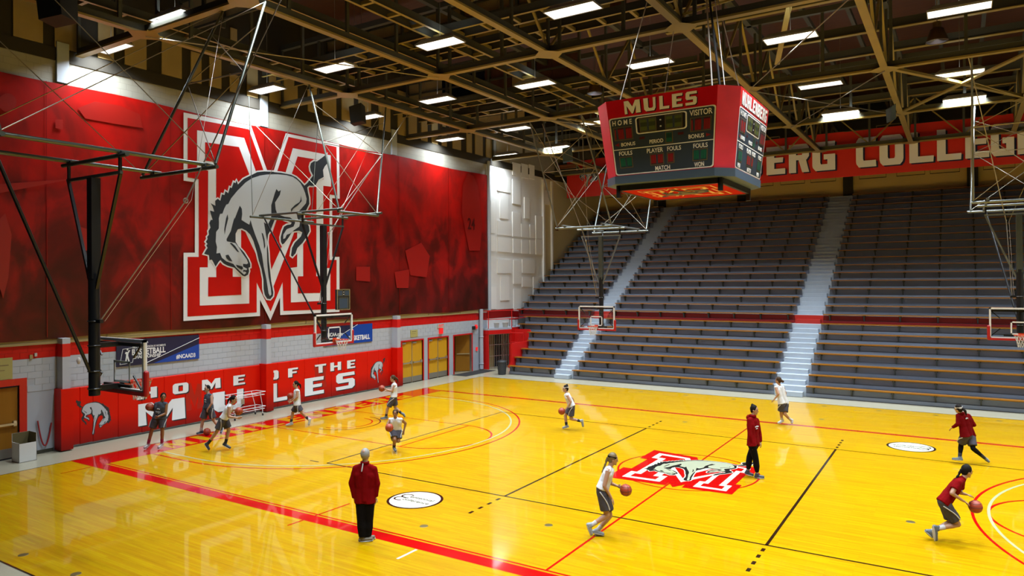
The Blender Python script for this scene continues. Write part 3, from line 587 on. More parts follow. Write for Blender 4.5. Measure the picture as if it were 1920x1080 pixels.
for ch, a, c in (('M',-5.08,-3.36),('U',-2.27,-.93),('L',.36,1.18),('E',2.10,3.16),('S',3.86,5.02)): pad_letter(ch, a, c, .29, 1.03)
def mule_on(parent, fn, grey='mule_grey', dark='mule_dark', white=None, lift=.003, name='mule_layer'):
    L_ = ([('W', white)] if white else []) + [('B', dark), ('G', grey)]
    for i, (k, m) in enumerate(L_): MB().sheet(NE[k], lambda u, v, i=i: fn(u, v, lift*(i+1))).build(name, m, parent)
    for q in NE['marks']: MB().sheet(q, lambda u, v: fn(u, v, lift*(len(L_)+1))).build('mule_marking', dark, parent)
# body box in emblem units: u -.72..+.86 , v -.86..+.60
mule_on(pads, lambda u, v, d: (PX+d, -6.50-(u-.02)*.70, .86+(v+.12)*.86))
mule_on(pads, lambda u, v, d: (PX+d, 6.52+(u-.02)*.66, .86+(v+.12)*.86))
for yc in (-3.05, 2.95):
    for k, m, d in (('O', 'pad_ghost', .001), ('T', 'pad_ghost', .0012)):
        pass
    b = MB(); b.sheet(NE['T'], lambda u, v: (PX+.001, yc+u*.42, 1.05+v*.62)); b.build('faded_letter', 'pad_ghost', pads)

# ------------------------------------------------------------------ mural
mu = empty('mural_banner', (0, 0, 0), 'huge red vinyl mural with a white letter and kicking mule on the left wall', 'banner')
MXX = WX+.10
vs = []; fs = []; NY, NZ = 60, 16
for j in range(NZ+1):
    for i in range(NY+1):
        y = -13.9+29.75*i/NY; z = 3.46+7.86*j/NZ
        sag = .02*math.sin(y*1.7)+.015*math.sin(y*.6+z); sag += .05*math.exp(-((z-7.5)/.18)**2)*(1 if -14 < y < 2 else .3)
        vs.append((MXX+sag*.5-.02, y, z + (0.035*math.sin(y*.9) if j in (0, NZ) else 0)))
for j in range(NZ):
    for i in range(NY): fs.append((j*(NY+1)+i, j*(NY+1)+i+1, (j+1)*(NY+1)+i+1, (j+1)*(NY+1)+i))
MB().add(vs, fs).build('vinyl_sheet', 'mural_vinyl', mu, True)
MB().box(WX, MXX-.065, -13.9, 15.8, 3.52, 11.25).build('backing_frame', 'upper_dark', mu)
def mw(px, py, d):
    p = at(px, py, 0, MXX+.03); return (MXX+.03+d, p.y, p.z)
for k, m, d in (('O', 'mural_white', 0.0), ('I', 'mural_red', .006), ('T', 'mural_white', .012), ('R', 'mural_red', .018), ('W', 'mural_white', .024), ('B', 'mule_dark', .030), ('G', 'mule_grey', .036)):
    MB().sheet(EM[k], lambda x, y, d=d: mw(x, y, d)).build('mule_layer' if k in 'WBG' else 'letter_layer', m, mu)
for q in EM['marks']: MB().sheet(q, lambda x, y: mw(x, y, .042)).build('mule_marking', 'mule_dark', mu)
# ghosted print: a ball, an arm, player numbers
def disc(px, py, r, m, n=28): MB().sheet([(px+r*math.cos(2*PI*i/n), py+r*math.sin(2*PI*i/n)) for i in range(n)], lambda x, y: mw(x, y, -.004)).build('ghost_print', m, mu)
disc(14, 192, 17, 'mural_ghost')
for poly, m in (([(0,345),(140,335),(0,362)], 'mural_ghost'), ([(104,224),(118,224),(118,243),(104,240)], 'mural_ghost'), ([(146,203),(178,190),(225,198),(262,214),(268,240),(214,232),(160,222)], 'mural_ghost'),
                ([(150,425),(160,470),(178,470),(188,420),(172,432)], 'mural_ghost'), ([(0,410),(10,400),(22,440),(16,520),(6,560),(0,540)], 'mural_ghost'), ([(868,345),(878,325),(888,330),(896,350),(905,420),(900,470),(880,470),(866,400)], 'mural_ghost'),
                ([(760,470),(790,455),(806,480),(800,520),(770,516)], 'mural_ghost'), ([(668,500),(694,500),(694,528),(668,526)], 'mural_ghost'), ([(740,510),(768,505),(766,540),(744,540)], 'mural_ghost'),
                ([(430,500),(470,470),(484,500),(470,540)], 'mural_ghost_dark')):
    MB().sheet(poly, lambda x, y: mw(x, y, -.005)).build('ghost_print', m, mu)
for t, px, py, s in (('24', 884, 421, .9), ('12', 698, 397, .8)):
    p = at(px, py, 0, MXX+.04); words(t, (MXX+.034, p.y, p.z), (0, 1, 0), (0, 0, 1), s, 'mural_ghost_dark', mu, .8, .02)
for yy in (-11.9, -7.9, -3.9, .1, 4.1, 8.1, 12.1): MB().box(MXX+.004, MXX+.014, yy-.008, yy+.008, 3.5, 11.3).build('seam', 'mural_deep', mu)

# ------------------------------------------------------------------ blue tournament banners
def ncaa(y0, y1, z0, z1, label, items):
    e = empty('tournament_banner', (WX+.05, (y0+y1)/2, z0), label, 'banner', 'blue tournament banners on the left wall'); w2 = (y1-y0)/2; h = z1-z0
    MB().box(-.045, 0, -w2, w2, 0, h).build('cloth', 'ncaa_navy', e)
    items(e, w2, h); return e
def it1(e, w2, h):
    MB().add([(.003, -.25, 0), (.003, w2, 0), (.003, w2, .62*h), ], [(0, 1, 2)]).build('blue_field', 'ncaa_blue', e)
    MB().bar((.004, -.62, .0), (.004, w2, .87*h), .012, .035, (1, 0, 0)).build('white_stripe', 'letter_white', e)
    X, Y = (0, 1, 0), (0, 0, 1)
    words('2016 NCAA DIVISION III WOMEN\'S', (.006, -.38, .69*h), X, Y, .095, 'letter_white', e, .8, .012)
    words('BASKETBALL', (.006, -.40, .50*h), (0, 1, .0), (0, .12, 1), .27, 'letter_white', e, .78, .03); words('CHAMPIONSHIP', (.006, -.47, .31*h), X, (0, .12, 1), .16, 'letter_white', e, .86, .02)
    words('#NCAAD3', (.006, w2-.52, .16*h), X, (0, .15, 1), .20, 'letter_white', e, .8, .03); words('NCAA', (.006, -.55, .86*h), X, Y, .10, 'letter_white', e, .9, .02)
    b = MB(); b.bar((.006, -w2+.10, .08*h), (.006, -w2+.20, .66*h), .01, .02, (1,0,0)); b.bar((.006, -w2+.20, .66*h), (.006, -w2+.62, .70*h), .01, .02, (1,0,0)); b.bar((.006, -w2+.62, .70*h), (.006, -w2+.52, .12*h), .01, .02, (1,0,0)); b.bar((.006, -w2+.10, .08*h), (.006, -w2+.52, .12*h), .01, .02, (1,0,0)); b.build('logo_frame', 'letter_white', e)
    b = MB(); b.sheet([(.0,.0),(.05,.0),(.07,.16),(.12,.02),(.16,.03),(.11,.22),(.12,.30),(.18,.40),(.14,.41),(.08,.34),(.03,.36),(.0,.30),(.04,.28),(.03,.16)], lambda u, v: (.008, -w2+.27+u, .14*h+v)); b.ell((.006, -w2+.36, .14*h+.43), ((.003,0,0),(0,.03,0),(0,0,.03))); b.build('logo_figure', 'letter_white', e)
def it2(e, w2, h):
    MB().add([(.003, -w2, 0), (.003, w2, 0), (.003, w2, h), (.003, w2*.35, h), (.003, -w2, .02)], [(0, 1, 2, 3, 4)]).build('blue_field', 'ncaa_blue', e)
    MB().bar((.004, -w2, .02*h), (.004, w2*.35, h), .012, .03, (1, 0, 0)).build('white_stripe', 'letter_white', e)
    X = (0, 1, 0); words('NCAA.com', (.006, -w2+.66, .56*h), X, (0, .12, 1), .22, 'letter_white', e, .85, .03); words('BASKETBALL', (.006, w2-.86, .27*h), X, (0, .15, 1), .30, 'letter_white', e, .80, .035)
ncaa(-5.78, -2.79, 2.36, 3.23, 'navy and blue championship banner left of the middle column, hashtag at its right', it1)
ncaa(3.2, 6.22, 2.31, 3.16, 'blue banner reading BASKETBALL behind the end backboard', it2)

# ------------------------------------------------------------------ small things on the left wall
def plate(name, y0, y1, z0, z1, m, label, cat, t=.03, x=WX): return tag(MB().box(0, t, -(y1-y0)/2, (y1-y0)/2, 0, z1-z0).build(name, m, loc=(x, (y0+y1)/2, z0)), label, cat)
s = plate('notice_board', -9.6, -8.8, 2.34, 2.97, 'pale_yellow', 'pale yellow notice high on the wall above the brown door', 'sign'); MB().box(.03, .032, -.2, .3, .40, .43).build('print', 'panel_edge', s); MB().box(.03, .032, -.3, .2, .26, .28).build('print', 'panel_edge', s)
s = plate('notice_board', 9.0, 9.55, 2.30, 2.66, 'pale_yellow', 'small pale yellow notice above the first pair of yellow doors', 'sign'); MB().box(.03, .032, -.16, .16, .26, .29).build('print', 'panel_edge', s); MB().box(.03, .032, -.2, .1, .16, .175).build('print', 'panel_edge', s)
e = empty('exit_sign', (WX, 11.45, 2.32), 'white and red exit sign over the second pair of yellow doors', 'sign')
MB().box(0, .10, -.13, .13, 0, .30).build('strobe_box', 'exit_red', e); MB().box(0, .06, -.27, .27, .32, .53).build('sign_face', 'sign_white', e); words('EXIT', (.064, 0, .425), (0, 1, 0), (0, 0, 1), .20, 'exit_red', e, 1, .02)
e = empty('horn_strobe', (WX, 14.45, 2.45), 'black wall speaker beside the drain pipe', 'alarm'); MB().box(0, .12, -.1, .1, -.1, .1).build('body', 'speaker_black', e); MB().lathe((.13, 0, 0), [(.06, -.07), (.06, .07)], 10).build('horn', 'speaker_black', e)
e = empty('fire_bell', (WX, 14.72, 2.5), 'red fire bell with a strobe high beside the drain pipe', 'alarm'); MB().box(0, .07, -.09, .09, -.12, .12).build('back_box', 'exit_red', e); MB().ell((.09, 0, 0), ((.05,0,0),(0,.08,0),(0,0,.08))).build('bell', 'exit_red', e, True)
e = empty('fire_call_box', (WX, 14.78, 1.22), 'small red pull station low beside the drain pipe', 'alarm'); MB().box(0, .06, -.07, .07, -.1, .1).build('box', 'exit_red', e); MB().box(.06, .075, -.04, .04, -.02, .0).build('handle', 'sign_white', e)
e = empty('wall_speaker', (WX+.34, -7.18, 2.72), 'small white sensor on the left wall column', 'sensor'); MB().ell((0, .07, 0), ((.06,0,0),(0,.06,0),(0,0,.11))).build('housing', 'sign_white', e, True)
e = empty('junction_box', (WX, -8.25, 2.96), 'pair of small beige wall boxes on the red band', 'switch'); MB().box(0, .05, -.1, -.02, -.08, .04).build('box', 'strip_wood', e); MB().box(0, .05, .03, .1, -.02, .08).build('box', 'sign_white', e)
b = MB(); pts = [(WX+.06, -8.15+.38*t, 1.0-.72*(1-(2*t-1)**2)-.12*t) for t in [i/14 for i in range(15)]]; b.path(pts, .022, 7)
tag(b.build('barrier_rope', 'rope_red'), 'red rope drooping from a hook on the grey wall beside the brown door', 'rope'); 
tag(MB().box(WX+.08, WX+.10, -1.05, -.9, .42, .62).build('wall_socket', 'steel'), 'small steel socket plate in the red padding behind the ball rack', 'socket')
# ------------------------------------------------------------------ bleachers
gs = empty('grandstand', kind='structure', label='tall stepped grey grandstand with two aisles and one red row')
RP, RH, RY, NR = 0.685, 0.415, 14.36, 25
def lx(i): return [-14.8, -14.8, -14.8, -14.8, -15.2, -16.25, -16.25][i] if i < 7 else -17.18
XR = 13.2
AIS = [(-11.92, -10.86), (-0.82, 0.52)]
for i in range(NR):
    y, z = RY+RP*i, RH*i
    MB().box(lx(i), XR, y, (y+RP+.05) if i < NR-1 else 31.5, max(0, z-.05) if i else 0, z+RH-.002).build('terrace_step', 'bleacher_grey', gs)
    m = 'bleacher_red' if i == 7 else 'bleacher_grey'
    segs = [(lx(i), AIS[0][0]), (AIS[0][1], AIS[1][0]), (AIS[1][1], XR)]
    for a, c in segs:
        b = MB(); b.box(a, c, y-.075, y, z+.01, z+.15); b.build('riser_board', m, gs); b = MB(); b.box(a, c, y-.012, y, z+.17, z+RH-.02); b.build('riser_board', m, gs)
    for a, c in AIS:
        mm = 'aisle_red' if i == 7 else 'aisle_grey'
        b = MB(); b.box(a, c, y-.035, y, z+.0, z+RH-.003); b.build('aisle_riser', mm, gs)
        MB().box(a, c, y-.035, y+RP-.04, z+RH-.003, z+RH+.006).build('aisle_tread', 'aisle_grey', gs)
        MB().box(a+.10, c-.10, y-.36, y-.03, z+.006, z+RH/2).build('aisle_half_step', mm, gs)
ORD = 'bottom,second,third,fourth,fifth,sixth,seventh,eighth,ninth,tenth,eleventh,twelfth,thirteenth,fourteenth,fifteenth,sixteenth,seventeenth,eighteenth,nineteenth,twentieth,twenty-first,twenty-second,twenty-third,twenty-fourth,top'.split(',')
bk = MB(); bk.box(-.022, .022, .20, .235, -.37, -.02); bk.box(-.022, .022, .0, .235, -.05, -.02); bk.bar((0, .02, -.04), (0, .20, -.30), .03, .05, (1, 0, 0)); bk.box(-.06, .06, .19, .235, -.10, -.03)
bkm = bk.mesh('bracket', 'bracket_metal')
for sec, (a, c) in (('left of the left aisle', (None, AIS[0][0]-.02)), ('between the two aisles', (AIS[0][1]+.02, AIS[1][0]-.02)), ('right of the right aisle', (AIS[1][1]+.02, XR))):
    for i in range(NR):
        x0 = a if a is not None else lx(i)+.02
        if x0 > c - .5: continue
        y, z = RY+RP*i-.25, RH*(i+1)+.045
        e = empty('bleacher_bench', (x0, y, z), 'brown wooden bench with steel brackets, %s row up, %s' % (ORD[i], sec), 'bench', 'grandstand benches ' + sec)
        MB().box(0, c-x0, 0, .30, -.022, .022).build('seat_board', 'bench_wood', e)
        n = max(2, int(round((c-x0)/1.52))+1)
        for k in range(n): put('bracket', bkm, e, (.28+(c-x0-.56)*k/(n-1), 0, 0))
# ------------------------------------------------------------------ corner landing, gate and red stairs
ld = empty('corner_landing', (0, 0, 0), 'red landing with a railing in the corner beside the bleachers', 'platform')
zp = 2.36
MB().add([(WX,15.4,zp),(-16.95,15.4,zp),(-16.35,17.0,zp),(-16.35,19.4,zp),(WX,19.4,zp),(WX,15.4,zp-.02),(-16.95,15.4,zp-.02),(-16.35,17.0,zp-.02),(-16.35,19.4,zp-.02),(WX,19.4,zp-.02)], [(0,1,2,3,4),(9,8,7,6,5),(0,5,6,1),(1,6,7,2),(2,7,8,3)]).build('deck', 'column_grey', ld)
b = MB(); b.bar((-16.95,15.4,zp-.05), (-16.35,17.0,zp-.05), .05, .10); b.bar((-16.35,17,zp-.05), (-16.35,19.3,zp-.05), .05, .10); b.bar((WX,15.4,zp-.05), (-16.95,15.4,zp-.05), .05, .10); b.build('deck_edge', 'column_grey', ld)
b = MB(); b.bar((-16.95,15.4,zp-.22), (-16.35,17.0,zp-.22), .06, .24); b.bar((-16.35,17,zp-.22), (-16.35,19.3,zp-.22), .06, .24); b.bar((WX,15.4,zp-.22), (-16.95,15.4,zp-.22), .06, .24); b.build('fascia', 'stage_red', ld)
MB().box(WX, -16.93, 15.40, 15.46, 0, zp-.3).build('red_panel', 'stage_red', ld)
MB().box(-16.46, -16.28, 16.9, 17.06, 0, zp-.3).build('red_post', 'stage_red', ld)
MB().box(-16.36, -16.31, 17.0, 19.4, 0, zp).build('red_panel', 'stage_red', ld)
MB().add([(-16.3,17.25,0),(-14.85,17.25,0),(-14.85,17.25,1.66),(-15.25,17.25,zp-.1),(-16.3,17.25,zp-.1),(-16.3,17.32,0),(-14.85,17.32,0),(-14.85,17.32,1.66),(-15.25,17.32,zp-.1),(-16.3,17.32,zp-.1)], [(0,1,2,3,4),(9,8,7,6,5),(2,1,6,7),(3,2,7,8)]).build('red_panel', 'stage_red', ld)
MB().box(-14.86, -14.80, 14.6, 17.3, 0, 1.66).build('red_panel', 'stage_red', ld)
b = MB()
for s0, s1 in (((WX+.05,15.42), (-16.93,15.42)), ((-16.93,15.42), (-16.33,17.0)), ((-16.33,17.0), (-16.33,19.3))):
    for zz in (.52, 1.02): b.tube((*s0, zp+zz), (*s1, zp+zz), .022, 8)
    b.tube((*s1, zp), (*s1, zp+1.04), .024, 8)
b.build('railing', 'stage_red', ld, True)
st = empty('red_stair', (0, 0, 0), 'red stair stringer with zigzag handrails below the corner landing', 'stair')
b = MB(); b.bar((-16.25, 16.55, .02), (-15.25, 16.85, 1.25), .05, .26, (0, 0, 1)); b.build('stringer', 'stage_red', st)
for k in range(5): MB().box(-16.2+.2*k, -15.98+.2*k, 16.75, 17.24, .0, .23*(k+1)).build('tread', 'stage_red', st)
b = MB()
for q in ((( -16.3,16.85,.9),(-15.5,16.95,2.05)),((-16.3,16.85,.45),(-15.5,16.95,1.6)),((-16.3,16.85,2.05),(-15.5,16.95,2.05)),((-15.5,16.95,1.1),(-15.5,16.95,2.05)),((-16.3,16.85,1.5),(-15.5,16.95,1.5)),((-16.3,16.85,1.1),(-15.4,16.95,1.1))): b.tube(q[0], q[1], .022, 8)
b.build('handrail', 'stage_red', st, True)
g = empty('barred_gate', (-16.95, 15.5, 0), 'pale barred gate under the red corner landing', 'gate')
fn = lambda t: (.55*t, 1.42*t)
b = MB()
for k in range(13): t = k/12; x, y = fn(t); b.tube((x, y, .02), (x, y, 2.04), .011, 6)
b.build('bars', 'steel', g)
b = MB()
for zz in (.1, .75, 1.4, 2.0): b.bar((0, 0, zz), (*fn(1), zz), .02, .03)
b.build('rails', 'steel', g)
MB().box(-.36, -.34, .3, 1.8, 0, 2.05).build('passage_wall', 'strip_wood', g); MB().box(-.33, -.30, 1.0, 1.8, 0, 2.05).build('passage_opening', 'night_glass', g)
# things on and beside the landing
for k, (x, y, r) in enumerate(((-16.95, 16.3, .17), (-16.75, 16.95, .19))):
    e = empty('bucket', (x, y, zp), 'white plastic bucket on the corner landing, %s' % ('nearer the wall' if k == 0 else 'larger one beside the chair'), 'bucket', 'buckets on the landing')
    MB().lathe((0,0,0), [(0, 0), (r*.8, 0), (r, .30), (r*.92, .30), (r*.75, .03)], 18).build('pail', 'sign_white', e, True); b = MB(); b.ring((0,0,.30), r, .012); b.build('lip', 'cardboard_white', e)
e = empty('folding_chair', (-16.75, 17.9, zp), 'red chair with black legs on the corner landing', 'chair')
MB().box(-.22, .22, -.2, .22, .42, .47).build('seat', 'maroon', e); MB().box(-.22, .22, .2, .24, .55, .92).build('backrest', 'maroon', e)
for sx in (-.2, .2):
    for sy in (-.18, .21): MB().tube((sx, sy, 0), (sx, sy, .92 if sy > 0 else .42), .014, 6).build('leg', 'black_pipe', e)
p = at(947, 706, 2, 0); e = empty('trash_bin', (-15.05, 13.95, 0), 'dark grey trash bin at the left end of the bottom bench', 'bin')
MB().lathe((0,0,0), [(0, 0), (.21, 0), (.26, .66), (.28, .66), (.28, .70), (.24, .70)], 20).build('body', 'bin_grey', e, True); MB().lathe((0,0,.70), [(.28, 0), (.26, .04), (.1, .09), (0, .09)], 20).build('lid', 'speaker_black', e, True)
tag(MB().box(-.52, .42, -1.4, 1.45, 0, .014).build('floor_mat', 'dark_rubber', loc=(-16.72, 13.75, -.006)), 'black rubber mat in front of the open doorway', 'mat')
# cardboard box by the brown door
e = empty('cardboard_box', (-16.80, -8.72, -.006), 'open white cardboard box in front of the brown door', 'box')
W2, D2, H2 = .22, .23, .80; b = MB()
b.box(W2-.008, W2, -D2, D2, 0, .54); b.box(-W2, -W2+.008, -D2, D2, 0, H2); b.box(-W2, W2, -D2, -D2+.008, 0, .56); b.box(-W2, W2, D2-.008, D2, 0, H2); b.box(-W2, W2, -D2, D2, 0, .01); b.build('carton', 'cardboard_white', e)
b = MB(); b.box(-W2+.010, -W2+.012, -D2+.01, D2-.01, .02, H2); b.box(-W2+.01, W2-.01, D2-.012, D2-.010, .02, H2); b.build('lining', 'cardboard_inner', e)
# ball rack
p0 = at(432, 780, 2, 0); e = empty('ball_rack', (-16.78, -1.22, -.006), 'chrome wire ball rack on casters in front of the letter U', 'rack')
L2 = .72; b = MB()
for zz, w_ in ((.92, .26), (.80, .20), (.36, .26), (.26, .20)):
    b.path([(-w_, -L2, zz), (w_, -L2, zz), (w_, L2, zz), (-w_, L2, zz), (-w_, -L2, zz)], .012, 6)
for zz in (.80, .26):
    for t in (-.45, 0, .45): b.tube((-.2, t, zz), (.2, t, zz), .007, 5)
b.build('wire_shelf', 'wire_white', e, True)
for sy in (-1, 1):
    for sx in (-1, 1): MB().path([(sx*.26, sy*(L2-.25), .92), (sx*.22, sy*(L2-.12), .4), (sx*.22, sy*(L2-.1), .09)], .013, 6).build('leg', 'wire_white', e, True); MB().ring((sx*.22, sy*(L2-.1), .045), .03, .016, (0, 1, 0), 14, 6).build('caster', 'dark_rubber', e)

# ------------------------------------------------------------------ college banner across the bleachers
mat('banner_white', (1.65, 1.66, 1.7), rough=.5)
cb = empty('college_banner', (0, 24.6, 0), 'long red banner lettered MUHLENBERG COLLEGE hanging above the bleachers', 'banner')
BZ0, BZ1 = 10.78, 13.30
vs = []; n = 60
for j in range(5):
    for i in range(n+1): x = -16.6+31*i/n; vs.append((x, .04*math.sin(x*1.1)+.02*math.sin(x*2.7+j), BZ0+(BZ1-BZ0)*j/4))
MB().add(vs, [(j*(n+1)+i, j*(n+1)+i+1, (j+1)*(n+1)+i+1, (j+1)*(n+1)+i) for j in range(4) for i in range(n)]).build('cloth', mat('banner_red', (1.2, 0.030, 0.012), rough=0.55), cb, True)
MB().box(-16.65, 14.5, .03, .07, BZ1-.02, BZ1+.03).build('top_rail', 'truss_dark', cb)
def bl(ch, px0, px1, yb=297):
    a, c = at(px0, yb, 1, 24.5), at(px1, yb, 1, 24.5)
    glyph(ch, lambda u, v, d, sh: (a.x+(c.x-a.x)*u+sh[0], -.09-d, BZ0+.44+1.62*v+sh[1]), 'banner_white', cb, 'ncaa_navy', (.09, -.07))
for ch, x0, x1 in (('E',1437,1472),('R',1479,1517),('G',1523,1566),('C',1605,1643),('O',1649,1694),('L',1705,1751),('L',1757,1803),('E',1810,1855),('G',1858,1902),('E',1908,1950)): bl(ch, x0, x1, 300)
a0 = at(1437, 297, 1, 24.5).x
for k, ch in enumerate('BNELHUM'[:7]):
    x1 = a0-.30-k*(a0-at(1150, 340, 1, 24.5).x)/7
    glyph(ch, lambda u, v, d, sh, x1=x1: (x1-1.02+1.02*u+sh[0], -.09-d, BZ0+.44+1.62*v+sh[1]), 'banner_white', cb, 'ncaa_navy', (.09, -.07))
mc = at(1100, 340, 1, 24.5)
mule_on(cb, lambda u, v, d: (mc.x+.04-(u-.05)*1.02, -.10-d, (BZ0+BZ1)/2+.12+(v+.12)*1.06), white='letter_white', lift=.008)
mat('pale_frame', (0.8, 0.62, 0.26), rough=0.5)
for x in (-3.4, 3.1, 9.4): b = MB(); b.bar((x-.7, .5, BZ1+.22), (x+.7, .5, BZ1+.22), .05); b.bar((x-.7, .5, BZ1-.2), (x-.7, .5, BZ1+.22), .05); b.bar((x+.7, .5, BZ1-.2), (x+.7, .5, BZ1+.22), .05); b.build('hanging_frame', 'pale_frame', cb)
e = empty('air_duct', (0, 25.9, 12.75), 'long round silver air duct behind the college banner', 'duct')
b = MB(); b.tube((-16.9, 0, 0), (15, 0, 0), .62, 20); b.build('duct_body', 'duct_silver', e, True)
for k in range(16): b = MB(); b.ring((-16.4+2*k, 0, 0), .63, .02, (1, 0, 0), 24, 5); b.build('duct_seam', 'duct_silver', e)
hp = at(1031, 321, 1, 24.8); e = empty('unit_heater', (max(hp.x, -16.5), 24.8, hp.z), 'small orange and brown louvred unit heater above the left bleachers', 'heater')
MB().box(-.75, .75, -.3, .3, -.24, .30).build('cabinet', 'strip_wood', e)
for k in range(5): MB().box(-.70, .70, -.34, -.29, -.19+.10*k, -.13+.10*k).build('louvre', 'heater_orange' if k > 1 else 'speaker_black', e)

# ------------------------------------------------------------------ roof: deck, trusses, clerestory panels, lamps
struct('ceiling', MB().box(-17.6, 17.6, -14.2, 31.8, 16.2, 16.4), 'deck_wood', 'dark red-brown plank roof deck above the trusses')
XL = [-13.5, -9.1, -4.7, -0.4, 4.1, 8.5, 12.9]; YL = [-14.6, -6.98, .95, 8.7, 16.4, 24.1]
ZB_, ZT_ = 12.28, 14.7
def truss(p, q, label, dark=False):
    p, q = Vector(p), Vector(q); L = (q-p).length; d = (q-p)/L; rz = math.atan2(d.y, d.x)
    e = empty('roof_truss', p, label, 'truss', 'steel roof trusses', rz=rz)
    MB().box(0, L, -.11, .11, -.03, .03).build('bottom_chord', 'truss_yellow', e)
    b = MB(); b.box(0, L, .03, .06, .03, .22); b.box(0, L, -.06, -.03, .03, .22); b.build('chord_web', 'truss_dark', e)
    b = MB(); b.box(0, L, -.09, .09, ZT_-ZB_-.1, ZT_-ZB_+.1); b.build('top_chord', 'truss_dark', e)
    n = max(2, int(round(L/2.2)))
    for k in range(n+1):
        x = L*k/n; MB().box(x-.05, x+.05, -.04, .04, .03, ZT_-ZB_).build('upright', 'truss_dark', e)
        if k < n:
            z0, z1 = (.1, ZT_-ZB_-.1) if k % 2 else (ZT_-ZB_-.1, .1)
            if not dark: MB().bar((x, 0, z0), (x+L/n, 0, z1), .06, .08, (0, 1, 0)).build('diagonal', 'truss_yellow', e)
    return e
for i, x in enumerate(XL): truss((x, -14.2, ZB_), (x, 31.2, ZB_), 'long steel truss running front to back, %s from the left wall' % ('first','second','third','fourth','fifth','sixth','seventh')[i], dark=x < -6)
for i, y in enumerate(YL[1:]): truss((-17.2, y, ZB_+.0), (17.2, y, ZB_+.0), 'steel truss spanning the court sideways, %s from the camera' % ('first','second','third','fourth','fifth')[i], dark=i < 4)
for x in XL:
    for y in YL[1:]:
        pass
b = MB()
for x in XL:
    for y in YL[1:]: b.add([(x-.42,y-.12,ZB_-.036),(x-.12,y-.42,ZB_-.036),(x+.12,y-.42,ZB_-.036),(x+.42,y-.12,ZB_-.036),(x+.42,y+.12,ZB_-.036),(x+.12,y+.42,ZB_-.036),(x-.12,y+.42,ZB_-.036),(x-.42,y+.12,ZB_-.036)], [(7,6,5,4,3,2,1,0)])
tag(b.build('gusset_plates', 'truss_yellow'), 'octagonal gusset plates where the roof trusses cross', 'gusset', kind='stuff')
def ladder(p, q, w_, label, side='x'):
    p, q = Vector(p), Vector(q); L = (q-p).length; d = (q-p)/L
    e = empty('catwalk_ladder', p, label, 'roof frame', 'ladder frames between the trusses', rz=math.atan2(d.y, d.x))
    for s in (-1, 1):
        b = MB(); b.box(0, L, s*w_-.04, s*w_+.04, -.012, .012); b.box(0, L, s*w_-.015, s*w_+.015, 0, .24); b.build('rail', 'truss_dark', e); MB().box(0, L, s*w_-.05, s*w_+.05, -.02, -.013).build('rail_flange', 'truss_yellow', e)
    n = int(L/1.1); rm = MB().box(-.05, .05, -w_, w_, -.01, .10).mesh('rung', 'truss_yellow')
    for k in range(n): put('rung', rm, e, (1.1*(k+.5), 0, 0))
for k, y in enumerate((.15, 1.75, 7.8, 9.7)): ladder((-17.0, y, 13.25), (3.5 if y < 5 else -2.0, y, 13.25), .34, 'double railed roof frame running sideways, %s from the camera' % ('first','second','third','fourth','fifth')[k])
for k, x in enumerate((-14.6, -10.3, -7.9)): ladder((x, -12, 13.0), (x, 16.2, 13.0), .28, 'double railed roof frame running front to back, %s from the left wall' % ('first','second','third','fourth','fifth')[k])
def band(y, x0, x1, z0, label, segs):
    e = empty('clerestory_wall', ((x0+x1)/2, y, z0), label, 'wall panels', 'plywood clerestory walls in the roof'); cx = (x0+x1)/2
    for a, c, m in segs:
        n = max(1, int(round((c-a)/1.12)))
        for k in range(n): MB().box(a+(c-a)*k/n+.008-cx, a+(c-a)*(k+1)/n-.008-cx, 0, .05, 0, 1.62).build('plywood_panel' if m == 'beige_ply' else 'dark_panel', m, e)
    for zz in (.0, .55, 1.1, 1.62): MB().box(x0-cx, x1-cx, -.10, -.02, zz-.04, zz+.04).build('rail', 'truss_dark', e)
    k = x0
    while k < x1: MB().box(k-.05-cx, k+.05-cx, -.14, -.02, -.3, 1.7).build('post', 'truss_dark', e); k += 2.45
band(3.2, -17, -3.0, 13.95, 'beige plywood wall in the roof above the left end of the court', [(-17,-3.6,'beige_ply'),(-3.6,-3,'deck_wood')])
band(-3.6, -17, -6.5, 13.95, 'beige plywood wall in the roof nearest the camera', [(-17,-11,'beige_ply'),(-11,-9.8,'deck_wood'),(-9.8,-6.5,'beige_ply')])
band(8.6, -17, -7.5, 13.85, 'roof wall with dark blue panes between beige plywood', [(-17,-14.9,'beige_ply'),(-14.9,-12.4,'night_glass'),(-12.4,-10.9,'deck_wood'),(-10.9,-10.1,'beige_ply'),(-10.1,-7.5,'deck_wood')])
band(13.8, -17, -11.5, 13.7, 'farthest beige plywood wall in the roof', [(-17,-13.4,'beige_ply'),(-13.4,-11.5,'night_glass')])
# purlins and braces over the open part of the roof
for k, x in enumerate((-2.6, -1.0, 1.2, 2.7, 5.6, 7.1, 9.9)):
    tag(MB().box(-.07, .07, -14, 31, -.1, .1).build('roof_purlin', 'truss_dark', loc=(x, 0, 15.4)), 'dark purlin running front to back high under the deck, %s from the left' % ('first','second','third','fourth','fifth','sixth','seventh')[k], 'beam', 'purlins under the roof deck')
for k, y in enumerate((-3, 3.9, 6.4, 10.3, 13.2, 19, 21.5)):
    e = empty('roof_beam', (0, y, 14.3), 'yellow-edged beam crossing under the roof deck, %s from the camera' % ('first','second','third','fourth','fifth','sixth','seventh')[k], 'beam', 'cross beams under the roof deck')
    x0 = -2.8 if y < 12 else -17
    MB().box(x0, 14, -.03, .03, -.16, .16).build('web', 'truss_dark', e); MB().box(x0, 14, -.10, .10, -.19, -.16).build('flange', 'truss_yellow', e)
bb = 0
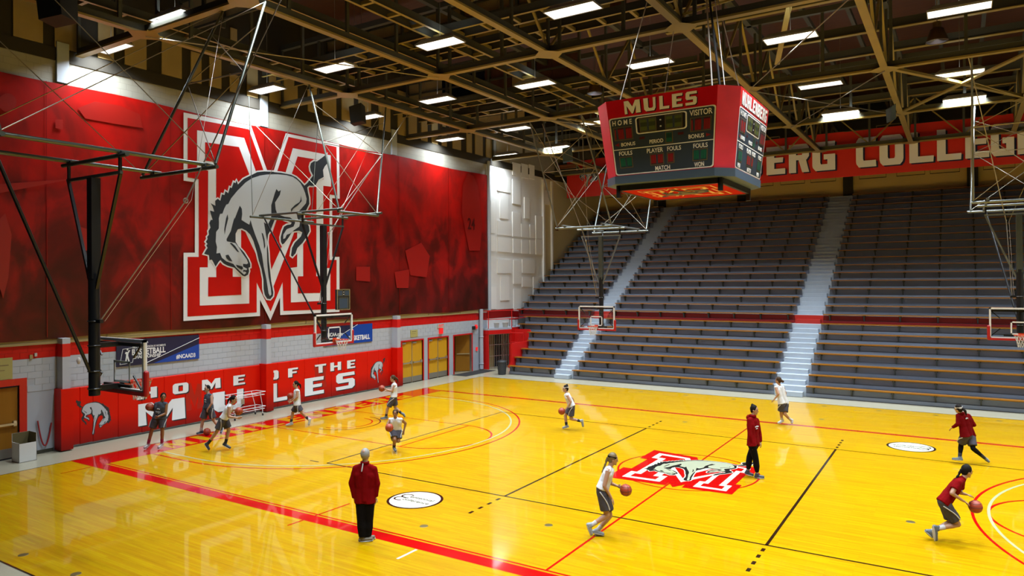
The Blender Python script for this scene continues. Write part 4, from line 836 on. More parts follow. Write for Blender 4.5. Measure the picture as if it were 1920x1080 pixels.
for (x0, y0, x1, y1, z0, z1) in ((4.1,16.4,8.5,8.7,12.3,12.3),(8.5,16.4,4.1,8.7,12.33,12.33),(4.1,8.7,8.5,16.4,12.36,12.36),(-.4,.95,1.9,5.2,12.6,14.6),(2.6,2.4,.9,7.2,14.5,12.6),(4.1,.95,6.2,5.6,12.6,14.6),(-4.7,8.7,-2.2,14.5,12.6,14.4),(-9.1,8.7,-7.2,13.9,12.4,12.5)):
    bb += 1; tag(MB().bar((x0,y0,z0), (x1,y1,z1), .17, .06).build('diagonal_brace', 'truss_yellow'), 'yellow diagonal roof brace, %s of the row counted from the scoreboard' % ('first','second','third','fourth','fifth','sixth','seventh','eighth')[bb-1], 'brace', 'diagonal roof braces')
for k, (p, q) in enumerate((((-.4,8.7,12.2),(4.1,16.4,12.2)),((4.1,8.7,12.2),(-.4,16.4,12.2)),((-4.7,8.7,12.2),(-9.1,16.4,12.2)),((-9.1,8.7,12.2),(-4.7,16.4,12.2)),((-13.5,-6.98,12.2),(-9.1,.95,12.2)),((4.1,.95,12.25),(-.4,8.7,12.25)))):
    tag(MB().tube(p, q, .018, 6).build('tie_rod', 'rod'), 'thin crossed tie rod in the roof plane, %s pair member' % ('first','second','third','fourth','fifth','sixth')[k], 'rod', 'tie rods in the roof')
# lamps
LPX = [(328,31),(172,99),(473,173),(668,222),(825,80),(628,125),(820,186),(1003,157),(967,240),(824,263),(1045,275),(925,293),(1074,17),(1219,117),(1120,228),(1482,69),(1538,158),(1576,211),(1798,16),(1799,136),(1808,184)]
NAMES = ['above the near left roof corner','nearest the upper left corner of the mural','above the top of the big letter','behind the hanging black speaker','top centre, left of the plywood wall','left of centre above the kicking mule','right of the speaker, over the mural','just left of the scoreboard cables','over the right half of the mural','lowest one over the mural','beside the small blue speaker','at the far corner of the mural','cut by the top edge left of the scoreboard','directly above the word MULES','peeking out left of the scoreboard','top, right of the scoreboard','middle one right of the scoreboard','lowest one right of the scoreboard','top right corner','upper of the close pair at the right edge','lower of the close pair at the right edge']
hm = MB(); hm.add([(-.76,-.31,0),(.76,-.31,0),(.76,.31,0),(-.76,.31,0),(-.60,-.20,.14),(.60,-.20,.14),(.60,.20,.14),(-.60,.20,.14)], [(4,5,6,7),(0,1,5,4),(1,2,6,5),(2,3,7,6),(3,0,4,7)])
hm.box(-.76,.76,-.32,-.30,-.05,.0); hm.box(-.76,.76,.30,.32,-.05,0); hm.box(-.77,-.75,-.32,.32,-.05,0); hm.box(.75,.77,-.32,.32,-.05,0)
hmm = hm.mesh('housing', 'lamp_housing'); dmm = MB().box(-.75,.75,-.30,.30,-.035,-.02).mesh('diffuser', 'lamp_tube')
wmm = MB().tube((0,0,.14), (0,0,3.58), .008, 5).mesh('suspension_cable', 'rod')
LD = bpy.data.lights.new('lamp_light', 'AREA'); LD.shape = 'RECTANGLE'; LD.size = 1.5; LD.size_y = .6; LD.energy = LAMP_W; LD.color = (0.84, 0.93, 1.0); LD.spread = math.radians(LAMP_SPREAD)
LD2 = LD.copy(); LD2.energy = LAMP_W*.62; LD2.spread = math.radians(155)                      # the row against the mural is dimmed
LU = LD.copy(); LU.energy = LAMP_W*.018; LU.spread = math.radians(165); LU.size = 1.1; LU.size_y = .35   # light added above each housing to brighten the roof panels; no slot modelled
def lamp(x, y, z, label):
    e = empty('high_bay_light', (x, y, z), label, 'ceiling light', 'white high bay lights')
    put('housing', hmm, e); put('diffuser', dmm, e); put('suspension_cable', wmm, e)
    lo = bpy.data.objects.new('lamp_light', LD2 if x < -15.8 else LD); COL.objects.link(lo); lo.parent = e; lo.location = (0, 0, -.055)
    lo = bpy.data.objects.new('added_uplight', LU); COL.objects.link(lo); lo.parent = e; lo.location = (0, 0, .20); lo.rotation_euler = (PI, 0, 0)
for (px, py), nm in zip(LPX, NAMES):
    p = at(px, py, 2, 12.6); x = max(p.x, WX+1.0) if p.x < -16 else p.x; lamp(x, p.y, 12.6, 'glowing white high bay light, ' + nm)
for x, y in ((-7.8,-6.7),(-3,-6.7),(1.7,-6.7),(6.4,-6.7),(11.1,-6.7),(2.9,-.6),(6.4,-.6),(11.1,-.6),(11.1,5),(11.1,11.3),(11.1,16.4),(-3,11.5),(-3,-12),(1.7,-12),(6.4,-12),(-3,16.5),(-8,16.5),(15.4,5),(15.4,11.3),(15.4,-3)):
    lamp(x, y, 12.6, 'unseen high bay light, %s, %s' % ({-12:'row behind the camera',-6.7:'row over the near sideline',-.6:'row over the middle of the court',-3:'row over the near half',5:'row over the far half',11.3:'row over the far sideline',11.5:'behind the scoreboard',16.4:'row before the bleachers',16.5:'row before the bleachers'}[y], {-16.4:'at the left wall',-12.4:'second from the left wall',-7.8:'third from the left wall',-8:'third from the left wall',-3:'left of centre',1.7:'right of centre',2.9:'right of centre',6.4:'right of the picture',11.1:'far right',15.4:'at the right wall'}[x]))
for k, (px, py) in enumerate(((1115, 163), (1757, 62))):
    p = at(px, py, 2, 13.2); e = empty('old_cone_lamp', (p.x, p.y, 13.2), 'unlit brown bell lamp %s' % ('left of the scoreboard' if k == 0 else 'below the top right light'), 'ceiling light', 'old unlit bell lamps')
    MB().lathe((0,0,0), [(.34, -.28), (.33, -.26), (.20, .12), (.13, .16), (.13, .36), (.0, .38)], 22).build('shade', 'cone_lamp', e, True); MB().lathe((0,0,0), [(0, -.2), (.32, -.27)], 22).build('reflector', 'chrome', e, True); MB().tube((0,0,.36), (0,0,1.5), .015, 6).build('stem', 'rod', e)
for px, py, z, s, lab, m in ((672,215,11.75,.5,'big black speaker hung over the mural','speaker_black'), (1065,290,11.6,.5,'blue-grey speaker hung over the left bleachers','speaker_blue'), (1671,213,11.7,.42,'slim pale speaker hung right of the scoreboard','speaker_blue'), (110,8,12.1,.6,'black speaker at the top left edge','speaker_black')):
    p = at(px, py, 2, z); e = empty('hanging_speaker', (p.x, p.y, z), lab, 'speaker', 'speakers hung from the roof', rz=.5)
    b = MB(); sl = .62 if px < 1600 else .25; b.add([(-s*.8*sl,-s*.5,-s*.8),(s*.8*sl,-s*.5,-s*.62),(s*.8*sl,s*.5,-s*.62),(-s*.8*sl,s*.5,-s*.8),(-s*.95*sl,-s*.6,s*.5),(s*.6*sl,-s*.6,s*.8),(s*.6*sl,s*.6,s*.8),(-s*.95*sl,s*.6,s*.5)], [(0,3,2,1),(4,5,6,7),(0,1,5,4),(1,2,6,5),(2,3,7,6),(3,0,4,7)]); b.build('cabinet', m, e)
    b = MB(); b.tube((-.1,-.15,s*.6), (-.1,-.15,16.15-z), .008, 5); b.tube((.1,.15,s*.6), (.1,.15,16.15-z), .008, 5); b.build('cable', 'rod', e)

# ------------------------------------------------------------------ scoreboard
sb = empty('scoreboard', (0, 0, 0), 'four-sided red and navy scoreboard lettered MULES hanging over centre court', 'scoreboard')
SA, Sa, ZTp, ZBt, SS = 1.87, 1.44, 9.70, 7.79, .885
def ringpts(A, a, z): return [(-a,-A,z),(a,-A,z),(A,-a,z),(A,a,z),(a,A,z),(-a,A,z),(-A,a,z),(-A,-a,z)]
T_, B_ = ringpts(SA, Sa, ZTp), ringpts(SA*SS, Sa*SS, ZBt)
for k in range(8):
    k2 = (k+1) % 8
    MB().add([T_[k], T_[k2], B_[k2], B_[k]], [(3,2,1,0)]).build('face_panel' if k % 2 == 0 else 'corner_panel', 'sb_red' if k % 2 == 0 else 'sb_pink', sb)
MB().add(T_, [tuple(range(8))]).build('top_cover', 'sb_black', sb)
L0 = ringpts(SA*SS+.02, Sa*SS+.015, ZBt); L1 = ringpts(SA*SS+.015, Sa*SS+.01, ZBt-.20); b = MB().add(L0+L1, [(8+k, 8+(k+1) % 8, (k+1) % 8, k) for k in range(8)] + [tuple(range(15, 7, -1))] + [tuple(range(8))]); b.build('ledge', 'sb_ledge', sb)
b = MB(); b.box(-1.32, 1.32, -1.38, -1.30, ZBt-.34, ZBt-.2); b.box(-1.32, 1.32, 1.30, 1.38, ZBt-.34, ZBt-.2); b.box(-1.38, -1.30, -1.32, 1.32, ZBt-.34, ZBt-.2); b.box(1.30, 1.38, -1.32, 1.32, ZBt-.34, ZBt-.2)
for sx in (-1.33, 1.33):
    for sy in (-1.33, 1.33): b.box(sx-.05, sx+.05, sy-.05, sy+.05, ZBt-.52, ZBt-.2)
b.build('under_frame', 'sb_black', sb)
MB().box(-1.3, 1.3, -1.3, 1.3, ZBt-.33, ZBt-.30).build('underside_panel', 'sb_orange', sb)
zz = ZBt-.333
for k, m, d in (('O', 'sb_cream', 0), ('I', 'sb_orange', .004), ('T', 'sb_cream', .008), ('R', 'sb_orange', .012), ('B', 'sb_black', .016), ('G', 'sb_olive', .020)):
    MB().sheet(NE[k], lambda u, v, d=d: (-u*1.0, v*1.0, zz-d)).build('underside_emblem', m, sb)
def face(k, title):
    a_, c_ = Vector(T_[k]), Vector(T_[(k+1) % 8]); e_, f_ = Vector(B_[(k+1) % 8]), Vector(B_[k])
    X = (c_-a_).normalized(); Yv = ((a_+c_)/2-(e_+f_)/2).normalized(); Nn = X.cross(Yv).normalized()
    fe = empty('display_face', (0, 0, 0)); fe.parent = sb
    def P(u, v, d=.004): lo = f_.lerp(e_, u); hi = a_.lerp(c_, u); q = lo.lerp(hi, v); return q + Nn*d
    def rect(u0, u1, v0, v1, m, d=.004, name='marking', r=0.0):
        pts = [(u0,v0),(u1,v0),(u1,v1),(u0,v1)]
        if r: 
            pts = []
            for cx, cy, t0 in ((u1-r,v0+r,-PI/2),(u1-r,v1-r,0),(u0+r,v1-r,PI/2),(u0+r,v0+r,PI)):
                for q in range(5): t = t0+PI/2*q/4; pts.append((cx+r*math.cos(t), cy+r*math.sin(t)))
        return MB().sheet(pts, lambda u, v: P(u, v, d)).build(name, m, fe)
    rect(.006, .994, .010, .768, 'sb_white', .003, 'panel_border', .03); rect(.018, .982, .024, .754, 'sb_panel', .006, 'panel', .026)
    rect(.010, .990, .341, .352, 'sb_white', .009, 'divider')
    rect(.262, .742, .520, .740, 'sb_white', .009, 'clock_border', .03); rect(.276, .728, .534, .726, 'sb_black', .012, 'clock_panel', .022)
    def led(u0, u1, v0, v1, m, split=None):
        rect(u0, u1, v0, v1, 'sb_gold', .013, 'digit_frame'); rect(u0+.006, u1-.006, v0+.007, v1-.007, 'sb_panel', .0145, 'digit_back')
        w_ = (u1-u0-.012)
        for s0, s1 in (split or [(0, .46), (.54, 1)]): rect(u0+.006+w_*s0+.004, u0+.006+w_*s1-.004, v0+.016, v1-.016, m, .016, 'digit')
    led(.300, .460, .541, .716, 'led_olive'); led(.541, .701, .541, .716, 'led_olive')
    three = [(0, .12), (.19, .56), (.63, 1)]
    led(.041, .228, .468, .642, 'led_red', three); led(.772, .958, .468, .642, 'led_red', three)
    led(.540, .610, .364, .508, 'led_green', [(0, 1)]); led(.065, .201, .101, .248, 'led_green'); led(.379, .517, .100, .249, 'led_red'); led(.548, .619, .108, .246, 'led_red', [(0, 1)]); led(.795, .934, .104, .250, 'led_green')
    for v in (.59, .67): rect(.492, .508, v-.009, v+.009, 'letter_white', .016, 'colon_dot', .004)
    for u in (.314, .684): rect(u-.026, u+.026, .452, .482, 'led_red', .012, 'possession_arrow')
    for u, s in ((.036, 1), (.959, -1)): MB().sheet([(u, .411), (u+s*.045, .436), (u+s*.045, .388)], lambda a, c: P(a, c, .012)).build('bonus_arrow', 'led_red', fe)
    W_ = (c_-a_).length*.94; H_ = ((a_+c_)/2-(e_+f_)/2).length
    def lab(t, u0, u1, v0, v1, sp=1.0):
        me = text_mesh(t, 1.0, 'sb_white', 'lettering', .018, 1.0, 'CENTER'); xs = [v.co.x for v in me.vertices]; ys_ = [v.co.y for v in me.vertices]
        sx, sy = W_*(u1-u0)/(max(xs)-min(xs)), H_*(v1-v0)/(max(ys_)-min(ys_)); mx, my = (max(xs)+min(xs))/2, (max(ys_)+min(ys_))/2
        for v in me.vertices: v.co.x = (v.co.x-mx)*sx; v.co.y = (v.co.y-my)*sy
        o = put('lettering', me, fe); o.matrix_local = frame_mat(P((u0+u1)/2, (v0+v1)/2, .012), X, Yv)
    for t, u0, u1, v0, v1 in (('H O M E',.036,.232,.666,.734),('VISITOR',.762,.968,.664,.736),('BONUS',.102,.243,.386,.434),('BONUS',.757,.897,.386,.438),('PERIOD',.385,.517,.382,.432),('FOULS',.070,.203,.266,.322),('PLAYER',.354,.510,.263,.321),('FOULS',.554,.683,.263,.320),('MATCH',.429,.570,.030,.087),('FOULS',.802,.932,.262,.319),('WON',.813,.902,.030,.088)) + ((('WON',.075,.165,.030,.088),) if title != 'MULES' else ()): lab(t, u0, u1, v0, v1)
    n = len(title); u0, u1 = (.170, .828) if n == 5 else (.05, .95); 
    ws = {5: [(.170,.322),(.352,.464),(.497,.586),(.611,.704),(.728,.828)]}.get(n) or [(u0+(u1-u0)*i/n+.006, u0+(u1-u0)*(i+1)/n-.008) for i in range(n)]
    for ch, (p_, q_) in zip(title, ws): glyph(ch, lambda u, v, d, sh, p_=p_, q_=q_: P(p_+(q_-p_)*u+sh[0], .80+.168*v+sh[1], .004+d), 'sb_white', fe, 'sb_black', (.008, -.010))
face(0, 'MULES'); face(2, 'MUHLENBERG'); face(4, 'MULES'); face(6, 'MUHLENBERG')
for k, (p, q) in enumerate((((-1.25,-1.45,ZTp),(-.4,-.5,14.0)), ((1.2,-1.5,ZTp),(.6,-.2,14.0)), ((-1.2,1.4,ZTp),(-.3,.9,14.0)), ((1.25,1.4,ZTp),(.4,.9,14.0)), ((1.45,-1.3,ZTp),(.7,-.1,14.2)))):
    MB().tube(p, q, .014 if k != 1 else .02, 6).build('suspension_cable', 'wire', sb)
MB().tube((1.35,-1.35,ZTp), (.66,-.4,13.9), .03, 6).build('power_cable', 'black_pipe', sb)

# ------------------------------------------------------------------ suspended backboards
def backstop(o, fw, label, pipe='olive_pipe', hang=None, bw_=1.42, extra=None):
    fx, fy = fw; sx_, sy_ = -fy, fx                                  # u toward the court, s to its left
    def P(u, s, z): return Vector((o[0]+fx*u+sx_*s, o[1]+fy*u+sy_*s, z+o[2]))
    e = empty('basketball_backstop', (o[0], o[1], 0), label, 'backboard', 'suspended basketball backboards')
    e.location = (0, 0, 0)
    def bx(b, u0, u1, s0, s1, z0, z1):
        vs = [P(u, s, z) for z in (z0, z1) for u, s in ((u0,s0),(u1,s0),(u1,s1),(u0,s1))]; b.add(vs, [(0,3,2,1),(4,5,6,7),(0,1,5,4),(1,2,6,5),(2,3,7,6),(3,0,4,7)]); return b
    Z0, Z1, W = 2.90, 3.97, .915
    b = MB(); t = .055
    bx(b, -.03, .004, -W, W, Z1-t, Z1); bx(b, -.03, .004, -W, W, Z0, Z0+t); bx(b, -.03, .004, -W, -W+t, Z0, Z1); bx(b, -.03, .004, W-t, W, Z0, Z1); b.build('board_frame', 'board_white', e)
    b = MB(); bx(b, -.07, -.03, -W, W, Z1-t, Z1); bx(b, -.07, -.03, -W, W, Z0, Z0+t); bx(b, -.07, -.03, -W, -W+t, Z0, Z1); bx(b, -.07, -.03, W-t, W, Z0, Z1); b.build('rear_frame', 'board_frame', e)
    b = MB(); bx(b, -.018, -.008, -W+t, W-t, Z0+t, Z1-t); b.build('glass_board', 'glass_pane', e)
    b = MB(); zb = 3.05; q = .305; t2 = .045
    bx(b, -.004, .003, -q, q, zb, zb+t2); bx(b, -.004, .003, -q, q, zb+.45-t2, zb+.45); bx(b, -.004, .003, -q, -q+t2, zb, zb+.45); bx(b, -.004, .003, q-t2, q, zb, zb+.45); b.build('target_square', 'board_white', e)
    b = MB(); bx(b, -.08, .03, -W-.03, W+.03, Z0-.06, Z0+.015)
    for s in (-1, 1): b.cap(P(-.025, s*(W+.012), Z0-.02), .055, P(-.025, s*(W+.012), Z0+.40), .055, 10, 3)
    b.build('board_padding', 'board_pad', e)
    b = MB(); c = P(.38, 0, 3.05); b.ring(c, .2286, .011, (0, 0, 1), 36, 7); bx(b, .0, .16, -.075, .075, 3.0, 3.06); bx(b, .0, .012, -.09, .09, 2.93, 3.10); b.build('rim', 'rim_orange', e, True)
    b = MB(); n = 12; lv = [(0, .228), (.12, .19), (.22, .155), (.32, .135), (.40, .125)]
    for i in range(n):
        for dr in (-1, 1):
            pts = [c + Vector((r*math.cos(2*PI*(i+dr*j*.5)/n), r*math.sin(2*PI*(i+dr*j*.5)/n), -h)) for j, (h, r) in enumerate(lv)]
            b.path(pts, .0065, 4)
    b.build('net', 'net_white', e)
    U = -.55; zt = 7.22
    MB().tube(P(U, 0, 2.86), P(U, 0, 5.3), .105, 16).build('mast', 'black_pipe', e, True)
    b = MB(); bx(b, U-.09, U+.09, -.09, .09, 5.2, zt); b.build('upper_mast', 'black_pipe' if pipe != 'grey_pipe' else 'olive_pipe', e)
    b = MB()
    for z in (3.0, 3.86): bx(b, U, -.06, -.06, .06, z-.05, z+.05)
    bx(b, -.11, -.07, -W+.03, W-.03, 3.83, 3.90); bx(b, -.11, -.07, -.5, .5, 2.98, 3.04)
    for s in (-1, 1): b.bar(P(-.09, s*(W-.05), 3.86), P(-.09, s*(W-.32), 3.60), .03, .03); b.bar(P(-.09, s*(W-.05), 2.98), P(-.09, s*(W-.32), 3.24), .03, .03)
    b.build('mounting_arm', 'black_pipe', e)
    b = MB()
    for z in (3.0, 3.35, 3.86, 4.35): b.ring(P(U, 0, z), .115, .014, (0, 0, 1), 18, 5)
    b.bar(P(U, -.1, 4.35), P(U, -.28, 4.35), .07, .07); b.build('clamp', 'black_pipe', e)
    b = MB(); bx(b, U-.03, U+.03, -1.02, 1.02, zt, zt+.06); b.build('crossbar', pipe, e)
    for s in (-1, 1): MB().bar(P(U, s*.98, zt), P(U, s*.09, 5.0), .055, .055).build('v_brace', 'black_pipe' if pipe != 'grey_pipe' else 'grey_pipe', e)
    F = 7.62; r = .043
    b = MB(); b.tube(P(U, -1.22, F-.04), P(U, 1.22, F-.04), r, 10); b.build('frame_pipe', pipe, e, True)
    b = MB(); b.tube(P(1.25, -bw_, F-.06), P(1.25, bw_, F-.06), r, 10); b.build('frame_pipe', pipe, e, True)
    b = MB(); b.tube(P(-2.75, -1.5, F-.06), P(-2.75, 1.5, F-.06), r, 10); b.build('frame_pipe', pipe, e, True)
    for s in (-.92, .92): b = MB(); b.tube(P(-2.9, s*1.05, F+.03), P(1.45, s*1.05, F+.03), r, 10); b.build('frame_pipe', pipe, e, True)
    b = MB()
    for s in (-.97, .97):
        for u in (U, 1.25, -2.75): b.ring(P(u, s, F-.01), .055, .02, (fx, fy, 0), 12, 5)
        b.bar(P(U, s, zt), P(U, s, F-.04), .05, .05)
    b.build('pipe_clamp', 'black_pipe', e)
    MB().tube(P(-2.7, -.9, F-.1), P(U-.1, -.02, 3.36), .032, 8).build('back_stay', 'black_pipe', e, True)
    # hangers: front pair, rear pair, with cross rods
    hf, hr = hang
    ends = [P(1.25, -bw_+.06, F), P(1.25, bw_-.06, F)]; tops = [Vector(q) for q in hf]
    for a, t_ in zip(ends, tops): MB().tube(a, t_, .034, 8).build('hanger_pipe', pipe, e, True)
    rends = [P(-2.75, -1.4, F), P(-2.75, 1.4, F)]; rt = [Vector(q) for q in hr]
    for a, t_ in zip(rends, rt): MB().tube(a, t_, .034 if bw_ > 1.2 else .012, 8).build('hanger_pipe', pipe, e, True)
    b = MB()
    for A_, T2 in (((ends, tops), (rends, rt)) if bw_ > 1.2 else ((ends, tops),)):
        m0, m1 = A_[0].lerp(T2[0], .52), A_[1].lerp(T2[1], .52); b.tube(m0, m1, .018, 6)
        for (p, q) in ((A_[0], m1), (A_[1], m0), (m0, T2[1].lerp(m1, .35)), (m1, T2[0].lerp(m0, .35))): b.tube(p, q, .012, 6)
    b.tube(ends[0], rt[0].lerp(rends[0], .2), .010, 5); b.tube(ends[1], rt[1].lerp(rends[1], .2), .010, 5); b.tube(rends[0], tops[0], .010, 5); b.tube(rends[1], tops[1], .010, 5)
    b.build('cross_rods', 'rod', e)
    k0 = P(-.9, -.35, 7.0) if not extra else Vector(extra[0]); k1 = P(U, -.22, 4.35)
    b = MB(); b.tube(k1, k0, .014, 6); b.tube(k0, Vector(extra[1]) if extra else P(2.6, -1.5, 12.3), .016, 6); b.ring(k0, .05, .015, (1, 0, 0), 10, 5); b.build('fold_link', 'rod', e); b = MB(); b.tube(k1+Vector((.06,.06,0)), k0+Vector((.08,.08,.02)), .005, 4); b.tube(k0+Vector((.08,.08,.02)), tops[1], .005, 4); b.build('hoist_cable', 'wire', e)
    return e, P
def yp(px, py, y): return at(px, py, 1, y)
c = yp(228.3, 633.8, -10.45)
backstop((c.x, -10.45, c.z-3.97), (0, 1), 'nearest backboard at the left, seen from behind on its black mast', 'olive_pipe', ([(-8.75,-6.6,12.3), (-10.1,-6.85,12.3)], [(-6.9,-14.4,12.3), (-9.4,-14.4,12.3)]), extra=((-7.55,-9.6,6.85), (-7.4,-7.0,12.3)))
c = yp(1117.8, 573.8, 11.3)
backstop((c.x, 11.3, c.z-3.97), (0, -1), 'backboard in front of the left bleachers, facing the camera', 'grey_pipe', ([(-10.15,8.9,12.3), (-7.5,8.75,12.3)][:2], [(-9.6,16.4,12.3), (-6.9,16.4,12.3)]), extra=((c.x-.45,11.2,6.95), (-9.9,9.6,12.3)))
c = yp(1854.4, 576.7, 11.3)
backstop((c.x+.915, 11.3, c.z-3.97), (0, -1), 'backboard at the right edge in front of the bleachers', 'grey_pipe', ([(6.6,8.9,12.3), (9.6,8.9,12.3)], [(6.8,16.4,12.3), (9.6,16.4,12.3)]))
c = at(626.9, 588.6, 0, -13.1)
me_, PM = backstop((-13.1, c.y, c.z-3.97), (1, 0), 'main end backboard in front of the mural with a small black shot clock', 'olive_pipe', ([(-13.6,-.86,12.3), (-13.6,3.2,12.3)], [(-16.9,-.9,12.3), (-16.9,2.6,12.3)]), bw_=1.0, extra=((-13.9, c.y+.5, 6.95), (-13.6,4.6,12.3)))
c = at(642, 561, 0, -13.5); e = empty('shot_clock', (-13.5, c.y, c.z), 'black shot clock mounted above the main end backboard', 'shot clock')
MB().box(-.06, .06, -.31, .31, -.39, .37).build('cabinet', 'speaker_black', e)
b = MB(); 
for y0, y1, z0, z1 in ((-.30,-.04,.12,.34),(.04,.30,.12,.34),(-.23,.23,-.36,.06)):
    for q in ((y0,y1,z0,z0+.012),(y0,y1,z1-.012,z1),(y0,y0+.012,z0,z1),(y1-.012,y1,z0,z1)): b.box(.06, .068, q[0], q[1], q[2], q[3])
b.build('digit_outline', 'sb_olive', e)
for y0, y1, z0, z1 in ((-.28,-.06,.14,.32),(.06,.28,.14,.32),(-.21,.21,-.34,.04)): MB().box(.06, .064, y0, y1, z0, z1).build('digit_panel', 'sb_panel', e)
b = MB(); b.box(.06, .075, -.012, .012, .17, .19); b.box(.06, .075, -.012, .012, .26, .28); b.build('colon', 'letter_white', e)
b = MB()
for y0, y1, z0, z1 in ((-.32,.32,.36,.375),(-.32,.32,-.40,-.385),(-.325,-.31,-.40,.375),(.31,.325,-.40,.375)): b.box(.055, .07, y0, y1, z0, z1)
b.build('edge_trim', 'strip_wood', e)
# ------------------------------------------------------------------ people
FH = Vector((_F.x, _F.y, 0)).normalized(); RH_ = Vector((_R0.x, _R0.y, 0)).normalized()
def evalmesh(mb, vox, name, m, smooth=3, cloth=0.0):
    me = bpy.data.meshes.new('tmp'); me.from_pydata(mb.v, [], mb.f); me.update()
    o = bpy.data.objects.new('tmp', me); COL.objects.link(o)
    r = o.modifiers.new('r', 'REMESH'); r.mode = 'VOXEL'; r.voxel_size = vox; r.use_smooth_shade = True
    s = o.modifiers.new('s', 'SMOOTH'); s.iterations = smooth; s.factor = .5
    if cloth:
        tx = bpy.data.textures.get('folds') or bpy.data.textures.new('folds', 'CLOUDS'); tx.noise_scale = .11; tx.noise_depth = 2
        d = o.modifiers.new('d', 'DISPLACE'); d.texture = tx; d.strength = cloth; d.mid_level = .5
    dg = bpy.context.evaluated_depsgraph_get(); dg.update()
    out = bpy.data.meshes.new_from_object(o.evaluated_get(dg)); bpy.data.objects.remove(o); bpy.data.meshes.remove(me)
    out.materials.clear(); out.materials.append(M[m]); out.name = name; out.polygons.foreach_set('use_smooth', [True]*len(out.polygons)); return out
def raw_join(me, mb):                                # add low-poly pieces (fingers) to a finished mesh
    bm = bmesh.new(); bm.from_mesh(me); tmp = bpy.data.meshes.new('t'); tmp.from_pydata(mb.v, [], mb.f); bm.from_mesh(tmp); bpy.data.meshes.remove(tmp); bm.normal_update(); bm.to_mesh(me); bm.free()
    me.polygons.foreach_set('use_smooth', [True]*len(me.polygons)); me.update(); return me
def person(label, base, J, face, top, bottom, skin='skin_light', hair=('hair_dark', 'pony'), shoes='shoe_grey', socks='sock_white', band=None, sc=1.0, male=False, extras=None, curl=.5, sleeve_black=False):
    G = at(*base, 2, 0.0); root = empty('person', G, label, 'person')
    def pt(j):
        d = j[2] if len(j) > 2 else 0.0
        pl = G + FH*d; dr = ray(j[0], j[1]); t = (pl-CPOS).dot(FH)/dr.dot(FH); return CPOS + dr*t - G
    K = {k: pt(v) for k, v in J.items()}
    H = (K['head']-pt((base[0], base[1], 0))).z
    for s in 'rl':
        K['k'+s].z = max(K['k'+s].z, .08); K['a'+s].z = max(K['a'+s].z, .085); K['t'+s].z = max(K['t'+s].z, .035)
    f = (RH_*face[0] + FH*face[1] + Vector((0, 0, face[2] if len(face) > 2 else 0))).normalized()
    up = (K['head']-K['neck']).normalized(); up = (up*.5 + Vector((0, 0, 1))*.6).normalized(); f = (f - up*f.dot(up)).normalized(); lf = up.cross(f)
    hc = K['head']; S = sc
    # ---- body
    b = MB(); g = 1.05 if male else 1.0
    b.ell(hc+up*.015*S, (lf*.073*S, f*.092*S, up*.105*S)); b.ell(hc+f*.022*S-up*.052*S, (lf*.053*S, f*.062*S, up*.062*S))
    b.ell(hc+f*.094*S-up*.018*S, (lf*.013*S, f*.022*S, up*.022*S)); b.ell(hc+f*.070*S-up*.092*S, (lf*.024*S, f*.022*S, up*.018*S))
    for s in (-1, 1): b.ell(hc+lf*s*.076*S-f*.004*S-up*.012*S, (lf*.012*S, f*.018*S, up*.028*S))
    b.cap(K['neck']-up*.03, .056*S*g, hc-up*.06*S-f*.01, .050*S*g)
    sr, sl, hr, hl = K['sr'], K['sl'], K['hr'], K['hl']; ch, pv = (sr+sl)/2, (hr+hl)/2
    b.cap(ch.lerp(pv, .06), .072*S*g, K['neck'], .050*S*g); 
    for s_, h_ in ((sr, hr), (sl, hl)):
        q = s_.lerp(ch, .34)-up*.025*S; w_ = q.lerp(h_, .58).lerp((ch+pv)/2*1.0, .12); b.cap(K['neck']-up*.035*S, .043*S*g, s_, .048*S*g); b.cap(q.lerp(h_, .10), .076*S*g, w_, .080*S*g); b.cap(w_, .080*S*g, h_, .098*S*g); b.cap(q.lerp(h_, .05), .052*S, s_, .050*S*g)
    b.cap(ch.lerp(pv, .14), .092*S*g, pv, .105*S*g)
    for s in 'rl':
        b.cap(K['s'+s], .053*S*g, K['e'+s], .041*S*g); b.cap(K['e'+s], .040*S*g, K['w'+s], .026*S*g)
        b.cap(K['h'+s], .098*S*g, K['k'+s], .056*S*g); kk, aa = K['k'+s], K['a'+s]; cm = kk.lerp(aa, .3); bd = (cm-(K['h'+s]+aa)/2); b.cap(kk, .055*S*g, cm, .056*S*g); b.cap(cm, .056*S*g, aa, .036*S*g)
    fg = MB()
    for s in 'rl':
        wv = K['w'+s]; hd = (K['d'+s]-wv).normalized() if 'd'+s in K else (wv-K['e'+s]).normalized()
        side = hd.cross(f if abs(hd.dot(f)) < .9 else up).normalized(); nrm = side.cross(hd); inn = (pv-wv).normalized(); 
        if nrm.dot(inn) < 0: nrm = -nrm
        pc = wv+hd*.05*S; b.ell(pc, (side*.038*S, nrm*.017*S, hd*.055*S), 10, 6)
        for i in range(4):
            o = wv + hd*.088*S + side*(.027-.018*i)*S; ln = (.036, .042, .040, .030)[i]*S; m1 = o+hd*ln*(1-.25*curl)+nrm*ln*.7*curl; m2 = m1+hd*ln*.7*(1-.9*curl)+nrm*ln*.85*curl
            fg.cap(o-hd*.012, .0085*S, m1, .0078*S, 6, 2); fg.cap(m1, .0078*S, m2, .0066*S, 6, 2)
        th = wv+hd*.028*S+side*.032*S; t1 = th+side*.024*S+hd*.026*S+nrm*.01; fg.cap(th, .011*S, t1, .009*S, 6, 2); fg.cap(t1, .009*S, t1+hd*.024*S+nrm*.008, .0075*S, 6, 2)
    me = evalmesh(b, .0125, 'body', skin); put('body', raw_join(me, fg), root)
